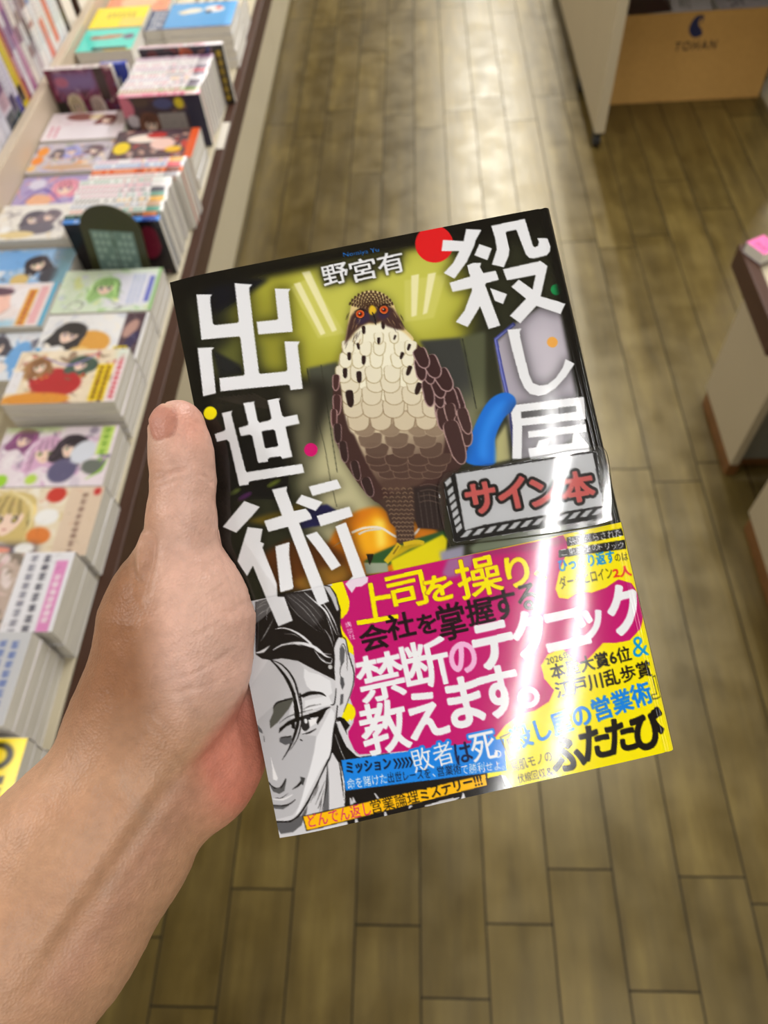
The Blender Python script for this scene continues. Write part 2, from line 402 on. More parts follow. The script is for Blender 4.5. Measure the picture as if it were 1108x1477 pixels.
class Canvas:
    def __init__(s, w, h, res, bg):          # w,h in user units, res samples per unit
        s.res = res; s.W = int(round(w * res)); s.H = int(round(h * res))
        s.a = np.empty((s.H, s.W, 3), np.float32); s.a[:] = np.array(bg, np.float32)
    def _mask(s, E, pad):
        lo = np.floor(E.reshape(-1, 2).min(0)).astype(int) - pad - 1
        hi = np.ceil(E.reshape(-1, 2).max(0)).astype(int) + pad + 2
        lo = np.maximum(lo, -60); hi = np.minimum(hi, [s.W + 60, s.H + 60])
        if hi[0] <= lo[0] or hi[1] <= lo[1]: return None
        w, h = hi - lo
        fl = np.zeros((h, w + 1), np.uint8)
        for x0, y0, x1, y1 in (E - np.tile(lo, 2)):
            if y0 == y1: continue
            if y0 > y1: x0, y0, x1, y1 = x1, y1, x0, y0
            r = np.arange(max(math.ceil(y0 - 0.5), 0), min(math.ceil(y1 - 0.5), h))
            if len(r) == 0: continue
            x = x0 + (r + 0.5 - y0) * (x1 - x0) / (y1 - y0)
            c = np.clip(np.ceil(x - 0.5), 0, w).astype(int)
            fl[r, c] ^= 1
        m = (np.cumsum(fl[:, :w], 1) & 1).astype(np.float32)
        return m, lo
    def comp(s, m, lo, color, alpha=1.0):
        h, w = m.shape
        x0, y0 = max(lo[0], 0), max(lo[1], 0); x1, y1 = min(lo[0] + w, s.W), min(lo[1] + h, s.H)
        if x1 <= x0 or y1 <= y0: return
        mm = m[y0-lo[1]:y1-lo[1], x0-lo[0]:x1-lo[0], None] * alpha
        reg = s.a[y0:y1, x0:x1]
        if callable(color):
            yy, xx = np.mgrid[y0:y1, x0:x1]
            c = color(xx / s.res, yy / s.res)
        else: c = np.array(color, np.float32)
        reg[:] = reg * (1 - mm) + c * mm
    def edges(s, E, color, alpha=1.0, blur=0.0, grow=0.0):      # E in user units
        E = np.asarray(E, float) * s.res
        b = blur * s.res; g = grow * s.res
        r = s._mask(E, int(b * 3 + g + 2))
        if r is None: return
        m, lo = r
        if g > 0.4:
            k = int(math.ceil(g)); out = m.copy(); H, W = m.shape
            for dy in range(-k, k + 1):
                half = int(math.sqrt(max(g * g - dy * dy, 0)))
                if abs(dy) > g: continue
                cs = np.cumsum(np.pad(m, ((0, 0), (half + 1, half))), 1)
                row = (cs[:, 2*half+1:] - cs[:, :W]) > 0.5
                ys = slice(max(dy, 0), H + min(dy, 0)); yd = slice(max(-dy, 0), H + min(-dy, 0))
                out[yd] = np.maximum(out[yd], row[ys])
            m = out
        if b >= 1: m = gblur(m, b)
        s.comp(m, lo, color, alpha)
    def poly(s, pts, color, alpha=1.0, blur=0.0, grow=0.0):
        P = np.asarray(pts, float)
        s.edges(np.concatenate([P, np.roll(P, -1, 0)], 1), color, alpha, blur, grow)
    def stroke(s, pts, w, color, alpha=1.0, blur=0.0, taper=(1, 1)):
        P = np.asarray(pts, float)
        d = np.gradient(P, axis=0); d /= np.maximum(np.linalg.norm(d, axis=1, keepdims=True), 1e-9)
        n = np.stack([-d[:, 1], d[:, 0]], 1)
        t = np.linspace(0, 1, len(P))[:, None]
        ww = w / 2 * np.minimum(1, np.where(t < 0.5, taper[0] + (1 - taper[0]) * t * 2, taper[1] + (1 - taper[1]) * (1 - t) * 2))
        s.poly(np.concatenate([P + n * ww, (P - n * ww)[::-1]]), color, alpha, blur)
    def ell(s, cx, cy, rx, ry, color, ang=0.0, alpha=1.0, blur=0.0):
        a = np.linspace(0, 2*np.pi, 40, endpoint=False)
        x = rx * np.cos(a); y = ry * np.sin(a); c, d = math.cos(ang), math.sin(ang)
        s.poly(np.stack([cx + x*c - y*d, cy + x*d + y*c], 1), color, alpha, blur)
    def down(s, k):
        h, w = s.H // k * k, s.W // k * k
        return s.a[:h, :w].reshape(h//k, k, w//k, k, 3).mean((1, 3))
    def sample(s, X, Y, k=1):                # bilinear at user coordinates
        A = s.down(k) if k > 1 else s.a
        r = s.res / k
        x = np.clip(X * r - 0.5, 0, A.shape[1] - 1.001); y = np.clip(Y * r - 0.5, 0, A.shape[0] - 1.001)
        i = x.astype(int); j = y.astype(int); u = (x - i)[..., None]; v = (y - j)[..., None]
        return (A[j, i]*(1-u)*(1-v) + A[j, i+1]*u*(1-v) + A[j+1, i]*(1-u)*v + A[j+1, i+1]*u*v)
_glyph = {}
def glyph(text):                             # outline edges of a word, unit box
    if text not in _glyph:
        c = bpy.data.curves.new('word', 'FONT'); c.body = text; c.resolution_u = 5
        o = bpy.data.objects.new('word', c); COL.objects.link(o)
        bpy.context.view_layer.update()
        me = o.to_mesh()
        v = np.zeros(len(me.vertices) * 3); me.vertices.foreach_get('co', v); v = v.reshape(-1, 3)[:, :2]
        cnt = {}
        for p in me.polygons:
            for k in p.edge_keys: cnt[k] = cnt.get(k, 0) + 1
        E = np.array([[*v[a], *v[b]] for (a, b), n in cnt.items() if n == 1])
        o.to_mesh_clear(); bpy.data.objects.remove(o); bpy.data.curves.remove(c)
        q = E.reshape(-1, 2); lo, hi = q.min(0), q.max(0)
        E = (E - np.tile(lo, 2)) / np.tile(np.maximum(hi - lo, 1e-6), 2)
        _glyph[text] = E
    return _glyph[text]
# ---------------------------------------------------------------- the held novel
BW, BH, BT = 0.133, 0.188, 0.017
def homog(src, dst):
    A = []
    for (x, y), (u, w) in zip(src, dst):
        A.append([x, y, 1, 0, 0, 0, -u*x, -u*y, -u]); A.append([0, 0, 0, x, y, 1, -w*x, -w*y, -w])
    return np.linalg.svd(np.array(A))[2][-1].reshape(3, 3)
_corn = [(243, 405), (795, 297), (973, 1083), (400, 1212)]
HB = homog([(0, 0), (BW, 0), (BW, BH), (0, BH)], _corn)
_K = np.array([[FPX, 0, PC[0]], [0, FPX, PC[1]], [0, 0, 1]])
_M = np.linalg.inv(_K) @ HB; _M /= np.linalg.norm(_M[:, 0]); _M *= np.sign(_M[2, 2])
_r1 = _M[:, 0]; _r2 = _M[:, 1] - (_M[:, 1] @ _r1) * _r1; _r2 /= np.linalg.norm(_r2); _r3 = np.cross(_r1, _r2)
B_ax = np.stack([RC @ _r1, RC @ -_r2, RC @ -_r3], 1)       # book right, up, out of the cover
B_or = RC @ _M[:, 2] + [0, 0, CAM_H]
book_mat = Matrix([[*map(float, B_ax[i]), float(B_or[i])] for i in range(3)] + [[0, 0, 0, 1]])
HBi = np.linalg.inv(HB)
def bmm(px):                                # photo point -> millimetres on the cover
    P = np.atleast_2d(np.asarray(px, float)); h = np.concatenate([P, np.ones((len(P), 1))], 1) @ HBi.T
    return h[:, :2] / h[:, 2:] * 1000
CR = dict(A1=(270,400,6.156), A2=(290,560,6.925), A3=(310,680,4.617), A4=(630,300,5.54), A5=(700,460,6.925), A6=(450,340,6.925),
          B1=(440,400,4.2615), B2=(440,600,4.2615), B3=(620,630,3.957), B4=(350,820,5.54), B5=(360,1000,5.54), B6=(480,790,4.2615),
          C1=(220,280,2.638), C2=(580,280,3.212), C3=(340,780,3.078), C4=(640,720,3.078), P=(0,0,1.0))
def g(c, pts):
    x0, y0, k = CR[c]; P = np.atleast_2d(np.asarray(pts, float))
    return bmm(P / k + [x0, y0])
def gl(c, d): return d / CR[c][2] * 0.232   # a length in a tracing -> mm
cv = Canvas(133, 188, 9, (14, 13, 12))
WHITE = (232, 234, 240)
def put(text, c, p0, p1, h, color, bold=0.0, outline=None, ow=0.0, alpha=1.0, glow=None, can=None, mapf=None):
    """one run of lettering between two mid-height points of its ink, h tall (in tracing units)"""
    can = can or cv
    q = (mapf or g)(c, [p0, p1]); d = q[1] - q[0]; n = np.array([-d[1], d[0]]) / np.linalg.norm(d)
    hh = gl(c, h); E = glyph(text)
    P = E.reshape(-1, 2); X = q[0] + np.outer(P[:, 0], d) + np.outer(0.5 - P[:, 1], n) * hh
    X = X.reshape(-1, 4)
    if glow: can.edges(X, glow[0], alpha, blur=glow[2], grow=glow[1])
    if outline is not None: can.edges(X, outline, alpha, grow=ow + bold)
    can.edges(X, color, alpha, grow=bold)
def ch(text, c, ctr, wh, color, bold=0.0, slope=-0.225, **k):
    """one character by centre and size"""
    cx, cy = ctr; w, h = wh
    put(text, c, (cx - w/2, cy - slope*w/2), (cx + w/2, cy + slope*w/2), h, color, bold, **k)
def PL(c, pts, color, curve=False, **k): cv.poly(spl(g(c, pts)) if curve else g(c, pts), color, **k)
def ST(c, pts, w, color, curve=True, **k): cv.stroke(spl(g(c, pts), False) if curve else g(c, pts), gl(c, w), color, **k)

# --- room behind the bird
PL('P', [(255,440),(790,335),(900,780),(360,880)], (46,48,34), blur=3)
PL('P', [(345,400),(470,372),(640,350),(690,420),(668,500),(520,530),(400,560),(330,480)], (168,166,56), blur=2.2)
PL('P', [(425,395),(640,355),(660,440),(630,480),(450,505)], (196,196,84), blur=3)
PL('P', [(296,520),(350,480),(380,500),(372,545),(310,545)], (120,124,56), blur=1.5, alpha=.8)
PL('A1', [(230,330),(440,220),(700,40),(720,0),(300,0),(100,150)], (16,18,30), blur=.8)
PL('A1', [(220,640),(470,780),(500,860),(280,900)], (36,38,40), blur=.4)
PL('B1', [(10,560),(200,520),(205,938),(70,938)], (76,78,66), blur=.4)
PL('B1', [(700,390),(960,370),(1050,800),(1000,938),(900,700)], (58,60,58), blur=.5)
PL('B1', [(960,370),(1108,330),(1108,800),(1050,820)], (84,88,66), blur=.6)
PL('P', [(442,600),(490,590),(540,720),(560,790),(450,800)], (168,164,126), blur=3.5)
PL('P', [(444,640),(500,650),(545,760),(470,780)], (196,190,150), blur=4, alpha=.8)
PL('P', [(640,600),(690,560),(700,640),(650,650)], (150,150,110), blur=3, alpha=.8)
ST('B1', [(10,560),(40,740),(70,938)], 5, (40,42,36), curve=False)
ST('B2', [(70,0),(120,200),(150,390),(190,560)], 4, (70,70,52), curve=False)
ST('B1', [(965,375),(1050,810)], 5, (34,36,34), curve=False)
ST('C1', [(640,650),(700,1060)], 3, (60,62,48), curve=False)
PL('P', [(290,560),(470,545),(478,570),(455,650),(420,680),(330,690)], (36,34,28), blur=1.6)
for k in range(8):
    ST('A2', [(160 + k*50, 95 - k*6), (520 + k*40, 190 + k*4)], 15, (62,54,48), curve=False, alpha=.7, blur=.15)
PL('A2', [(170,560),(470,460),(820,700),(860,900),(880,1108),(250,1108)], (18,18,20), blur=.5)
PL('A2', [(790,0),(840,60),(905,400),(950,760),(1000,1108),(1108,1108),(1108,0)], (132,128,100), blur=1.4, alpha=.65)
for (x, y, cc) in [(430,1080,(90,40,100)),(720,950,(110,124,40)),(320,1040,(96,112,48))]:
    cv.ell(*g('A2', [(x, y)])[0], 2.6, .7, cc, -.3, blur=.35)
# --- ceiling lamps in the drawing
for q in ([(-90,60),(30,0),(245,345),(80,375)],[(610,20),(870,-20),(790,250),(612,275)]):
    PL('B1', q, (208,206,106), blur=.25, alpha=.8)
for q in ([(-70,40),(-30,30),(125,345),(95,358)],[(-20,-30),(30,-40),(195,325),(165,338)],[(652,-10),(700,-20),(685,235),(652,245)],[(755,-20),(805,-30),(750,220),(722,230)]):
    PL('B1', q, (236,232,176), blur=.12)
# --- bottom clutter: bag, books, blue thing
PL('A3', [(190,330),(460,260),(560,210),(620,300),(330,360)], (120,100,30), blur=.6)
PL('A3', [(560,340),(620,240),(740,220),(830,280),(700,360),(570,385)], (34,34,88), blur=.25)
PL('B2', [(150,760),(270,610),(440,560),(560,620),(800,700),(800,900),(380,980),(100,980)], (210,120,24), curve=True, blur=.5)
PL('B2', [(300,720),(440,580),(520,700),(560,800),(420,860),(330,860)], (240,170,30), blur=1.2)
PL('B2', [(420,640),(480,640),(490,800),(440,820)], (250,220,90), blur=.8)
PL('A3', [(300,560),(480,460),(760,480),(860,560),(900,740),(420,800),(330,780)], (110,58,20), blur=.8)
PL('A3', [(480,740),(620,690),(700,640),(860,620),(900,720),(620,800)], (148,104,36), blur=.8)
PL('A3', [(770,510),(870,440),(930,420)], (150,140,110))
ST('A3', [(950,420),(1010,395),(1100,385)], 14, (214,206,188))
ST('B2', [(280,720),(360,690),(460,690),(560,745),(660,730),(700,685)], 14, (232,222,206))
PL('B2', [(350,900),(420,850),(560,790),(850,705),(870,760),(620,860),(490,930)], (44,84,44), blur=.2)
PL('B2', [(355,905),(500,905),(505,960),(370,975)], (150,160,140), blur=.15)
PL('B2', [(520,890),(840,730),(870,760),(850,890),(540,960)], (222,208,20), blur=.25)
PL('B2', [(480,900),(600,790),(720,770),(730,790),(640,820),(520,890)], (196,168,24), blur=.2)
PL('B2', [(370,850),(415,850),(410,880),(390,920),(380,885)], (32,26,16), blur=.1)
PL('C3', [(900,50),(1010,20),(1000,170),(920,160)], (150,148,170), blur=.4)
PL('P', [(676,790),(700,770),(815,755),(815,775),(680,800)], (112,122,100), blur=.5)
# --- right: grey chair back with blue piping, blue armrest
PL('C2', [(430,690),(520,600),(640,520),(735,545),(810,930),(830,1100),(700,1200),(540,1230),(500,1100)], (172,166,180), blur=.5)
PL('C2', [(560,640),(690,560),(760,760),(780,860),(640,900)], (200,194,206), blur=3)
ST('C2', [(520,600),(432,672),(460,820),(500,1000),(515,1170)], 18, (66,72,150), curve=False, blur=.1)
ST('C2', [(515,606),(430,675),(458,820),(498,1000)], 7, (120,128,200), curve=False, blur=.1)
PL('C2', [(290,1240),(320,1110),(370,1000),(420,940),(480,920),(520,945),(520,990),(470,1040),(430,1130),(428,1250)], (24,110,214), curve=True, blur=.15)
PL('C2', [(350,1200),(380,1060),(430,980),(480,960),(440,1040),(400,1120),(390,1230)], (40,134,236), curve=True, blur=.8)
PL('C2', [(428,1250),(430,1140),(480,1060),(500,1230)], (176,172,120), blur=.4)
cv.ell(*g('A4', [(955, 650)])[0], 1.9, 1.9, (20,150,80)); PL('A4', [(950,600),(995,598),(1000,650),(960,640)], (20,150,80))
cv.ell(*g('A5', [(668, 232)])[0], 1.85, 1.85, (236,170,80))
PL('P', [(243,405),(795,297),(799,318),(247,426)], (14,13,12), blur=1.1)
PL('P', [(243,405),(262,402),(340,740),(318,745)], (15,14,12), blur=1.0, alpha=.9)
PL('C2', [(640,60),(740,60),(860,520),(960,1200),(850,1190),(790,820),(735,520)], (16,15,15), blur=.8)
PL('A6', [(40,330),(360,250),(900,120),(930,260),(640,380),(520,490),(380,440),(140,520)], (22,22,20), blur=1.4, alpha=.75)

# --- the bird of prey
DK = (66,44,42); CREAM = (236,230,206)
LW = [(215,500),(205,520),(175,640),(163,800),(165,938)]
left_b2 = [(165,60),(190,170),(240,290),(310,400),(370,480),(420,528),(440,500)]
body = [*g('B1', [(385,88),(330,110),(290,160),(268,250),(245,380),(212,500),(172,650),(163,820)]),
        *g('B2', [(165,60),(190,170),(240,290),(310,400),(370,480),(425,528),(450,540),(500,590),(520,660),(555,690),(560,780),(665,780),(662,690),(655,600),(690,690),(850,700),(860,480),(960,300),(1000,190),(1005,60)]),
        *g('B1', [(995,930),(960,800),(905,680),(830,570),(750,470),(672,395),(610,310),(560,210),(530,140),(480,105),(430,88)])]
cv.poly(body, (24,22,16), alpha=.5, blur=1.6)
cv.poly(body, DK)
head = g('B1', [(385,82),(335,105),(290,155),(268,250),(245,380),(232,440),(420,420),(660,395),(600,300),(560,210),(535,150),(490,105),(440,86)])
cv.poly(spl(head), (222,200,140), blur=.1)
breast = [*g('B1', [(430,290),(350,300),(270,385),(215,490),(205,560),(225,700),(240,830),(270,938)]),
          *g('B2', [(300,120),(340,210),(400,330),(470,440),(560,470),(700,420),(800,330),(850,200),(850,60)]),
          *g('B1', [(800,880),(770,760),(720,650),(690,560),(675,430),(640,370),(560,310),(480,280)])]
b0 = bmm([(540, 560)])[0][1]; b1 = bmm([(560, 690)])[0][1]
def breast_col(X, Y):
    t = np.clip((Y + (X - 66) * .12 - b0) / (b1 - b0), 0, 1)[..., None]
    c0, c1, c2 = np.array((240,236,214)), np.array((206,190,160)), np.array((84,62,54))
    return np.where(t < .45, c0 + (c1 - c0) * t / .45, c1 + (c2 - c1) * (t - .45) / .55)
cv.poly(spl(breast), breast_col, blur=.25)
def feather(c, tip, w, h, ang, fill, rim, rw=7, shade=None, alpha=1.0):
    """one rounded feather, tip downward, tip point given"""
    a = np.linspace(0, np.pi, 16); x = w/2*np.cos(a); y = -h*.35 + h*.35*np.sin(a)
    p = np.concatenate([np.stack([x, y], 1), [[-w*.46, -h*.8], [0, -h], [w*.46, -h*.8]]])
    R = np.array([[math.cos(ang), math.sin(ang)], [-math.sin(ang), math.cos(ang)]])
    p = spl(p[::2] if len(p) > 14 else p, True, 5)
    P = p @ R + tip
    if rim is not None: cv.poly(g(c, P), rim, alpha=alpha, blur=.06)
    q = p * [1 - 2*rw/w, 1 - rw/h*1.2] + [0, -rw]
    cv.poly(g(c, q @ R + tip), fill, alpha=alpha, blur=.1)
rngb = np.random.default_rng(5)
# scalloped breast: rows of rounded feathers, dark rim below each, pale centre
rows2 = [(60,130,120,[330,480,650,770]),(120,130,120,[360,520,690,800]),(190,140,110,[400,560,740]),(250,140,110,[430,600,770]),
         (300,140,90,[440,560,700,820]),(340,130,80,[460,580,690,790]),(380,120,70,[500,600,700,780])]
for y, w, h, xs in rows2[::-1]:
    for x in xs:
        t = min(max((y - 20) / 260, 0), 1)
        rim = tuple(np.array((196,180,150)) * (1 - t) + np.array((122,98,86)) * t)
        fill = tuple(np.array((184,164,136)) * (1 - t) + np.array((72,52,46)) * t)
        feather('B2', (x + rngb.uniform(-8, 8), y + 10), w, h, rngb.uniform(-.1, .1), fill, rim, 5, alpha=.8)
rows = [(400,58,90,[330,450,550]),(470,74,110,[270,370,455,580,640]),(545,80,115,[245,330,435,570,640]),(640,100,130,[235,320,430,545,640]),
        (700,118,140,[270,420,535,680]),(775,120,140,[285,410,540,660]),(850,130,140,[300,420,545,680,770]),(930,130,140,[330,460,600,740])]
for y, w, h, xs in rows[::-1]:
    for x in xs:
        tip = (x + rngb.uniform(-8, 8), y + rngb.uniform(-6, 6) + 15)
        t = min(max((y - 560) / 420, 0), 1)
        rim = tuple(np.array((176,160,116)) * (1 - t) + np.array((134,112,90)) * t)
        fill = tuple(np.array((246,243,224)) * (1 - t) + np.array((214,200,172)) * t)
        feather('B1', tip, w, h, rngb.uniform(-.12, .12), fill, rim, 5, alpha=.85)
for x, y, h in [(360,350,60),(480,320,60),(450,412,50),(330,445,50),(545,385,36),(630,450,50),(270,512,60),(358,538,66),(585,505,55),(245,622,75),(332,650,85),(625,605,75),(280,800,125),(680,722,90)]:
    feather('B1', (x, y), h*.36, h, rngb.uniform(-.15, .15) + (.3 if x > 540 else -.05), (44,28,28), None, 0)
# wings
wl = [((185,700),45,120,.05),((195,850),52,150,-.02),((175,930),40,140,.0)]
for tip, w, h, a in wl: feather('B1', tip, w, h, a, (70,44,44), (178,140,140), 6)
for tip, w, h, a in [((200,175),50,150,-.05),((245,290),50,160,-.15),((325,400),52,150,-.25),((405,500),60,150,-.35)]:
    feather('B2', tip, w, h, a, (52,36,36), (140,112,112), 5)
for tip, w, h, a in [((745,560),70,150,.42),((815,620),80,170,.45),((890,700),80,170,.5),((720,640),60,160,.15),((775,660),60,150,.25),((840,745),70,170,.3),((770,800),60,190,.15),((835,805),60,170,.25),((930,850),70,200,.35),((970,838),60,190,.4),((850,935),64,190,.15),((900,900),60,170,.25)][::-1]:
    feather('B1', tip, w * 1.18, h * 1.05, -a, (60,38,40), (172,142,142), 7)
for tip, w, h, a in [((850,95),70,170,.1),((905,50),70,150,.2),((1000,190),90,240,.25),((1005,115),70,200,.3),((965,300),100,330,.3)]:
    feather('B2', tip, w, h, -a, (66,44,44), (170,140,136), 7)
# legs and tail
PL('B2', [(650,440),(830,420),(850,560),(850,700),(690,690),(655,590)], (46,36,36), blur=.3)
for k in range(5): ST('B2', [(690 + k*34, 470), (720 + k*32, 690)], 5, (74,64,60), curve=False, blur=.1)
PL('B2', [(450,520),(660,430),(668,600),(662,690),(668,785),(560,785),(552,690),(515,650),(495,590)], (70,52,46), blur=.2)
for k in range(13):
    y = 450 + k * 26; x0 = 460 + max(0, k - 1) * 10; x0 = min(x0, 560); x1 = 660
    for j in range(5):
        x = x0 + (x1 - x0) * (j + .5) / 5 + (k % 2) * 8
        ST('B2', [(x - 14, y + 4), (x, y - 6), (x + 14, y + 3)], 7, (132,108,86), alpha=.75)
for k in range(4): ST('B2', [(700, 430 + k*34), (760, 420 + k*34), (830, 440 + k*34)], 6, (112,92,80), alpha=.6)
ST('B2', [(575,790),(540,840),(490,900)], 34, (206,176,34)); ST('B2', [(600,790),(680,775),(725,785)], 26, (206,176,34))
ST('B2', [(570,800),(536,850)], 8, (120,96,20)); 
# head: dark mask, crown dots, eyes, beak
PL('B1', [(300,215),(340,185),(400,190),(450,185),(500,170),(540,190),(590,270),(610,325),(560,320),(500,300),(470,270),(432,285),(390,280),(345,300),(300,340),(240,420),(262,300),(280,240)], (70,46,44), curve=False, blur=.25)
PL('B1', [(312,240),(345,205),(392,210),(398,262),(350,290),(318,285)], (54,40,66), blur=.3)
PL('B1', [(452,190),(500,170),(520,200),(510,245),(470,262),(448,240)], (54,40,66), blur=.3)
for k in range(70):
    x = rngb.uniform(255, 600); y = rngb.uniform(230, 420)
    if (x < 345 and y > 225) or (x > 500 and y < 330):
        dx = -14 if x < 400 else 22
        ST('B1', [(x, y - 18), (x + dx * .5, y), (x + dx, y + 22)], 4, (190,160,112) if k % 2 else (46,30,30), alpha=.8, taper=(.3, .2))
for k in range(8):
    n = 4 + k
    for j in range(n + 2):
        th = math.pi * (.1 + .8 * (j + .5) / (n + 2)); R = 18 + k * 15
        x = 405 - 1.25 * R * math.cos(th); y = 205 - R * .95 * math.sin(th)
        if y > 190: continue
        feather('B1', (x + (410 - x) * .05, y + 14), 13, 26, (x - 405) * -.003, (58,36,28), None, 0, alpha=.92)
for ex, ey in ((337,226),(484,200)):
    for r, cc in ((29,(24,14,16)),(25,(238,130,60)),(20,(196,60,24)),(11,(24,10,8))):
        cv.ell(*g('B1', [(ex, ey)])[0], gl('B1', r*1.05), gl('B1', r), cc)
    cv.ell(*g('B1', [(ex - 4, ey - 4)])[0], .25, .25, (255,230,200))
ST('B1', [(300,212),(340,196),(385,215)], 9, (32,20,20), taper=(.2, .6)); ST('B1', [(448,190),(490,164),(530,178)], 9, (32,20,20), taper=(.6, .2))
PL('B1', [(398,180),(425,172),(440,205),(440,250),(434,296),(420,275),(398,262),(390,215)], (58,50,52), blur=.1)
PL('B1', [(395,185),(412,172),(432,186),(436,212),(410,232),(392,216)], (226,186,40), curve=True, blur=.15)
ST('B1', [(412,215),(430,262),(433,292)], 7, (20,14,16))

# --- title lettering
SH = dict(color=(10,10,8), alpha=.6, blur=1.5, grow=.5)
T = []
T += [('A1', [(80,150),(222,152),(206,172),(205,215),(226,410),(245,424),(440,405),(458,392),(420,52),(578,64),(552,92),(552,130),(600,560),(635,850),(650,858),(870,836),(887,822),(862,570),(998,570),(980,605),(982,640),(1023,990),(914,1003),(905,962),(885,955),(292,1013),(282,895),(495,872),(508,858),(470,540),(460,526),(122,552)])]
T += [('A1', [(778,100),(918,102),(900,128),(902,170),(935,484),(630,508),(615,395),(792,378),(805,368)]), ('A1', [(86,622),(238,622),(215,645),(216,690),(250,1030),(133,1052)])]
T += [('A2', [(202,248),(308,225),(296,250),(300,275),(438,822),(450,840),(1003,757),(1022,847),(480,932),(468,945),(468,962),(375,980),(275,540),(250,515),(150,536),(127,456),(225,425),(237,405)])]
T += [('A2', [(418,152),(532,130),(525,150),(530,180),(560,320),(580,345),(680,320),(700,300),(660,122),(788,98),(772,128),(776,150),(805,275),(830,290),(955,263),(978,355),(850,382),(838,392),(906,688),(805,706),(788,682),(680,695),(660,712),(662,735),(565,748),(505,480),(485,465),(390,480),(370,398),(462,370),(466,350)])]
HOLE = ('A2', [(600,436),(615,428),(715,414),(732,425),(765,570),(755,582),(645,602),(630,592)])
T += [('A3', [(190,198),(294,237),(240,300),(134,410),(42,370)]), ('A3', [(212,372),(312,384),(296,470),(322,482),(310,510),(405,750),(408,835),(455,838),(510,995),(415,1034),(335,850),(245,630),(205,700),(140,600)]),
      ('A3', [(375,122),(476,100),(472,130),(520,265),(600,250),(630,285),(642,318),(555,345),(720,770),(752,868),(682,898),(630,770),(480,370),(350,404),(322,332),(440,295)]),
      ('A3', [(396,500),(490,472),(488,560),(515,770),(510,785),(428,808)]), ('A3', [(600,428),(672,402),(740,490),(832,628),(770,662),(690,545)]), ('A3', [(532,212),(572,156),(712,205),(665,265)]),
      ('A3', [(620,102),(808,54),(836,112),(645,166)]), ('A3', [(672,298),(890,235),(914,300),(698,368)]), ('A3', [(796,368),(866,340),(1000,705),(1012,705),(1010,740),(970,768),(930,772),(905,812),(860,752),(912,700)])]
T += [('A4', [(235,168),(358,174),(310,260),(300,300),(240,430),(140,565),(55,520),(130,440),(180,345),(38,345),(50,255),(215,265)]), ('A4', [(340,288),(440,322),(404,418),(300,378)]),
      ('A4', [(243,458),(290,440),(355,438),(345,470),(370,520),(470,500),(495,575),(395,600),(385,615),(505,940),(412,968),(345,785),(325,820),(245,952),(150,912),(220,820),(280,660),(280,640),(125,672),(100,598),(265,548)]),
      ('A4', [(425,640),(560,688),(528,768),(462,742)]),
      ('A4', [(435,142),(705,84),(770,300),(785,312),(810,300),(818,270),(806,238),(890,235),(912,300),(908,340),(880,375),(780,402),(740,398),(712,370),(640,180),(630,172),(560,188),(552,200),(580,330),(575,380),(535,474),(440,452),(480,330),(465,240)]),
      ('A4', [(528,490),(830,420),(886,460),(830,705),(1030,760),(990,846),(795,782),(665,922),(582,862),(712,725),(595,630),(655,572),(765,650),(790,535),(560,578)])]
T += [('A5', [(218,108),(360,95),(340,130),(348,200),(430,550),(470,640),(540,668),(620,655),(700,590),(770,490),(800,400),(892,445),(800,580),(700,690),(600,755),(520,770),(440,750),(385,690),(340,590),(270,330)])]
cv.poly(g('A1', [(80,150),(580,60),(1000,570),(1023,990),(133,1052)]), (12,12,10), alpha=.15, blur=2)
for c, p in T: cv.poly(g(c, p), **SH)
ya = [('A5', [(300,860),(985,775),(1003,1000),(360,1070),(362,1110),(355,1400),(262,1400),(268,1080),(250,940)]), ('A5', [(420,1125),(1000,1050),(1006,1130),(425,1190)]),
      ('A5', [(530,1215),(640,1195),(612,1275),(860,1240),(870,1160),(900,1112),(1030,1260),(1040,1340),(440,1400),(420,1295),(500,1285)])]
for c, p in ya: cv.poly(g(c, p), **SH)
cv.ell(*bmm([(626.5, 352)])[0], 6.5, 6.5, (222,28,34))
for c, p in T + ya: cv.poly(g(c, p), WHITE)
cv.poly(g(*HOLE), (14,12,16)); 
for q in ([(352,930),(905,868),(908,928),(354,995)],): cv.poly(g('A5', q), (70,68,70))
cv.ell(*g('A2', [(82, 246)])[0], 2.25, 2.25, (250,238,10)); cv.ell(*bmm([(447.5, 649)])[0], 2.25, 2.25, (206,18,110))
ch('野', 'A6', (232,385), (255,205), WHITE, .22, glow=((14,14,12), .4, .6)); ch('宮', 'A6', (510,338), (250,225), WHITE, .22, glow=((14,14,12), .4, .6)); ch('有', 'A6', (786,276), (255,225), WHITE, .22, glow=((14,14,12), .4, .6))
put('Nomiya Yu', 'A6', (315,198), (668,143), 58, (32,120,220), .05)
# ---------------------------------------------------------------- the paper band round the lower part of the cover
_by = bmm([(383, 863), (900, 752)]); BAND_Y = float(_by[:, 1].mean())          # top edge of the band in mm
cover_img = cv.a.copy()
YEL = (246, 230, 6); MAG = (194, 20, 112); LG = (196, 196, 202); BLK = (22, 18, 18); GR = (88, 88, 92); PW_ = (228, 229, 235)
cv.poly([(0, BAND_Y), (133, BAND_Y), (133, 188), (0, 188)], (206, 206, 212))
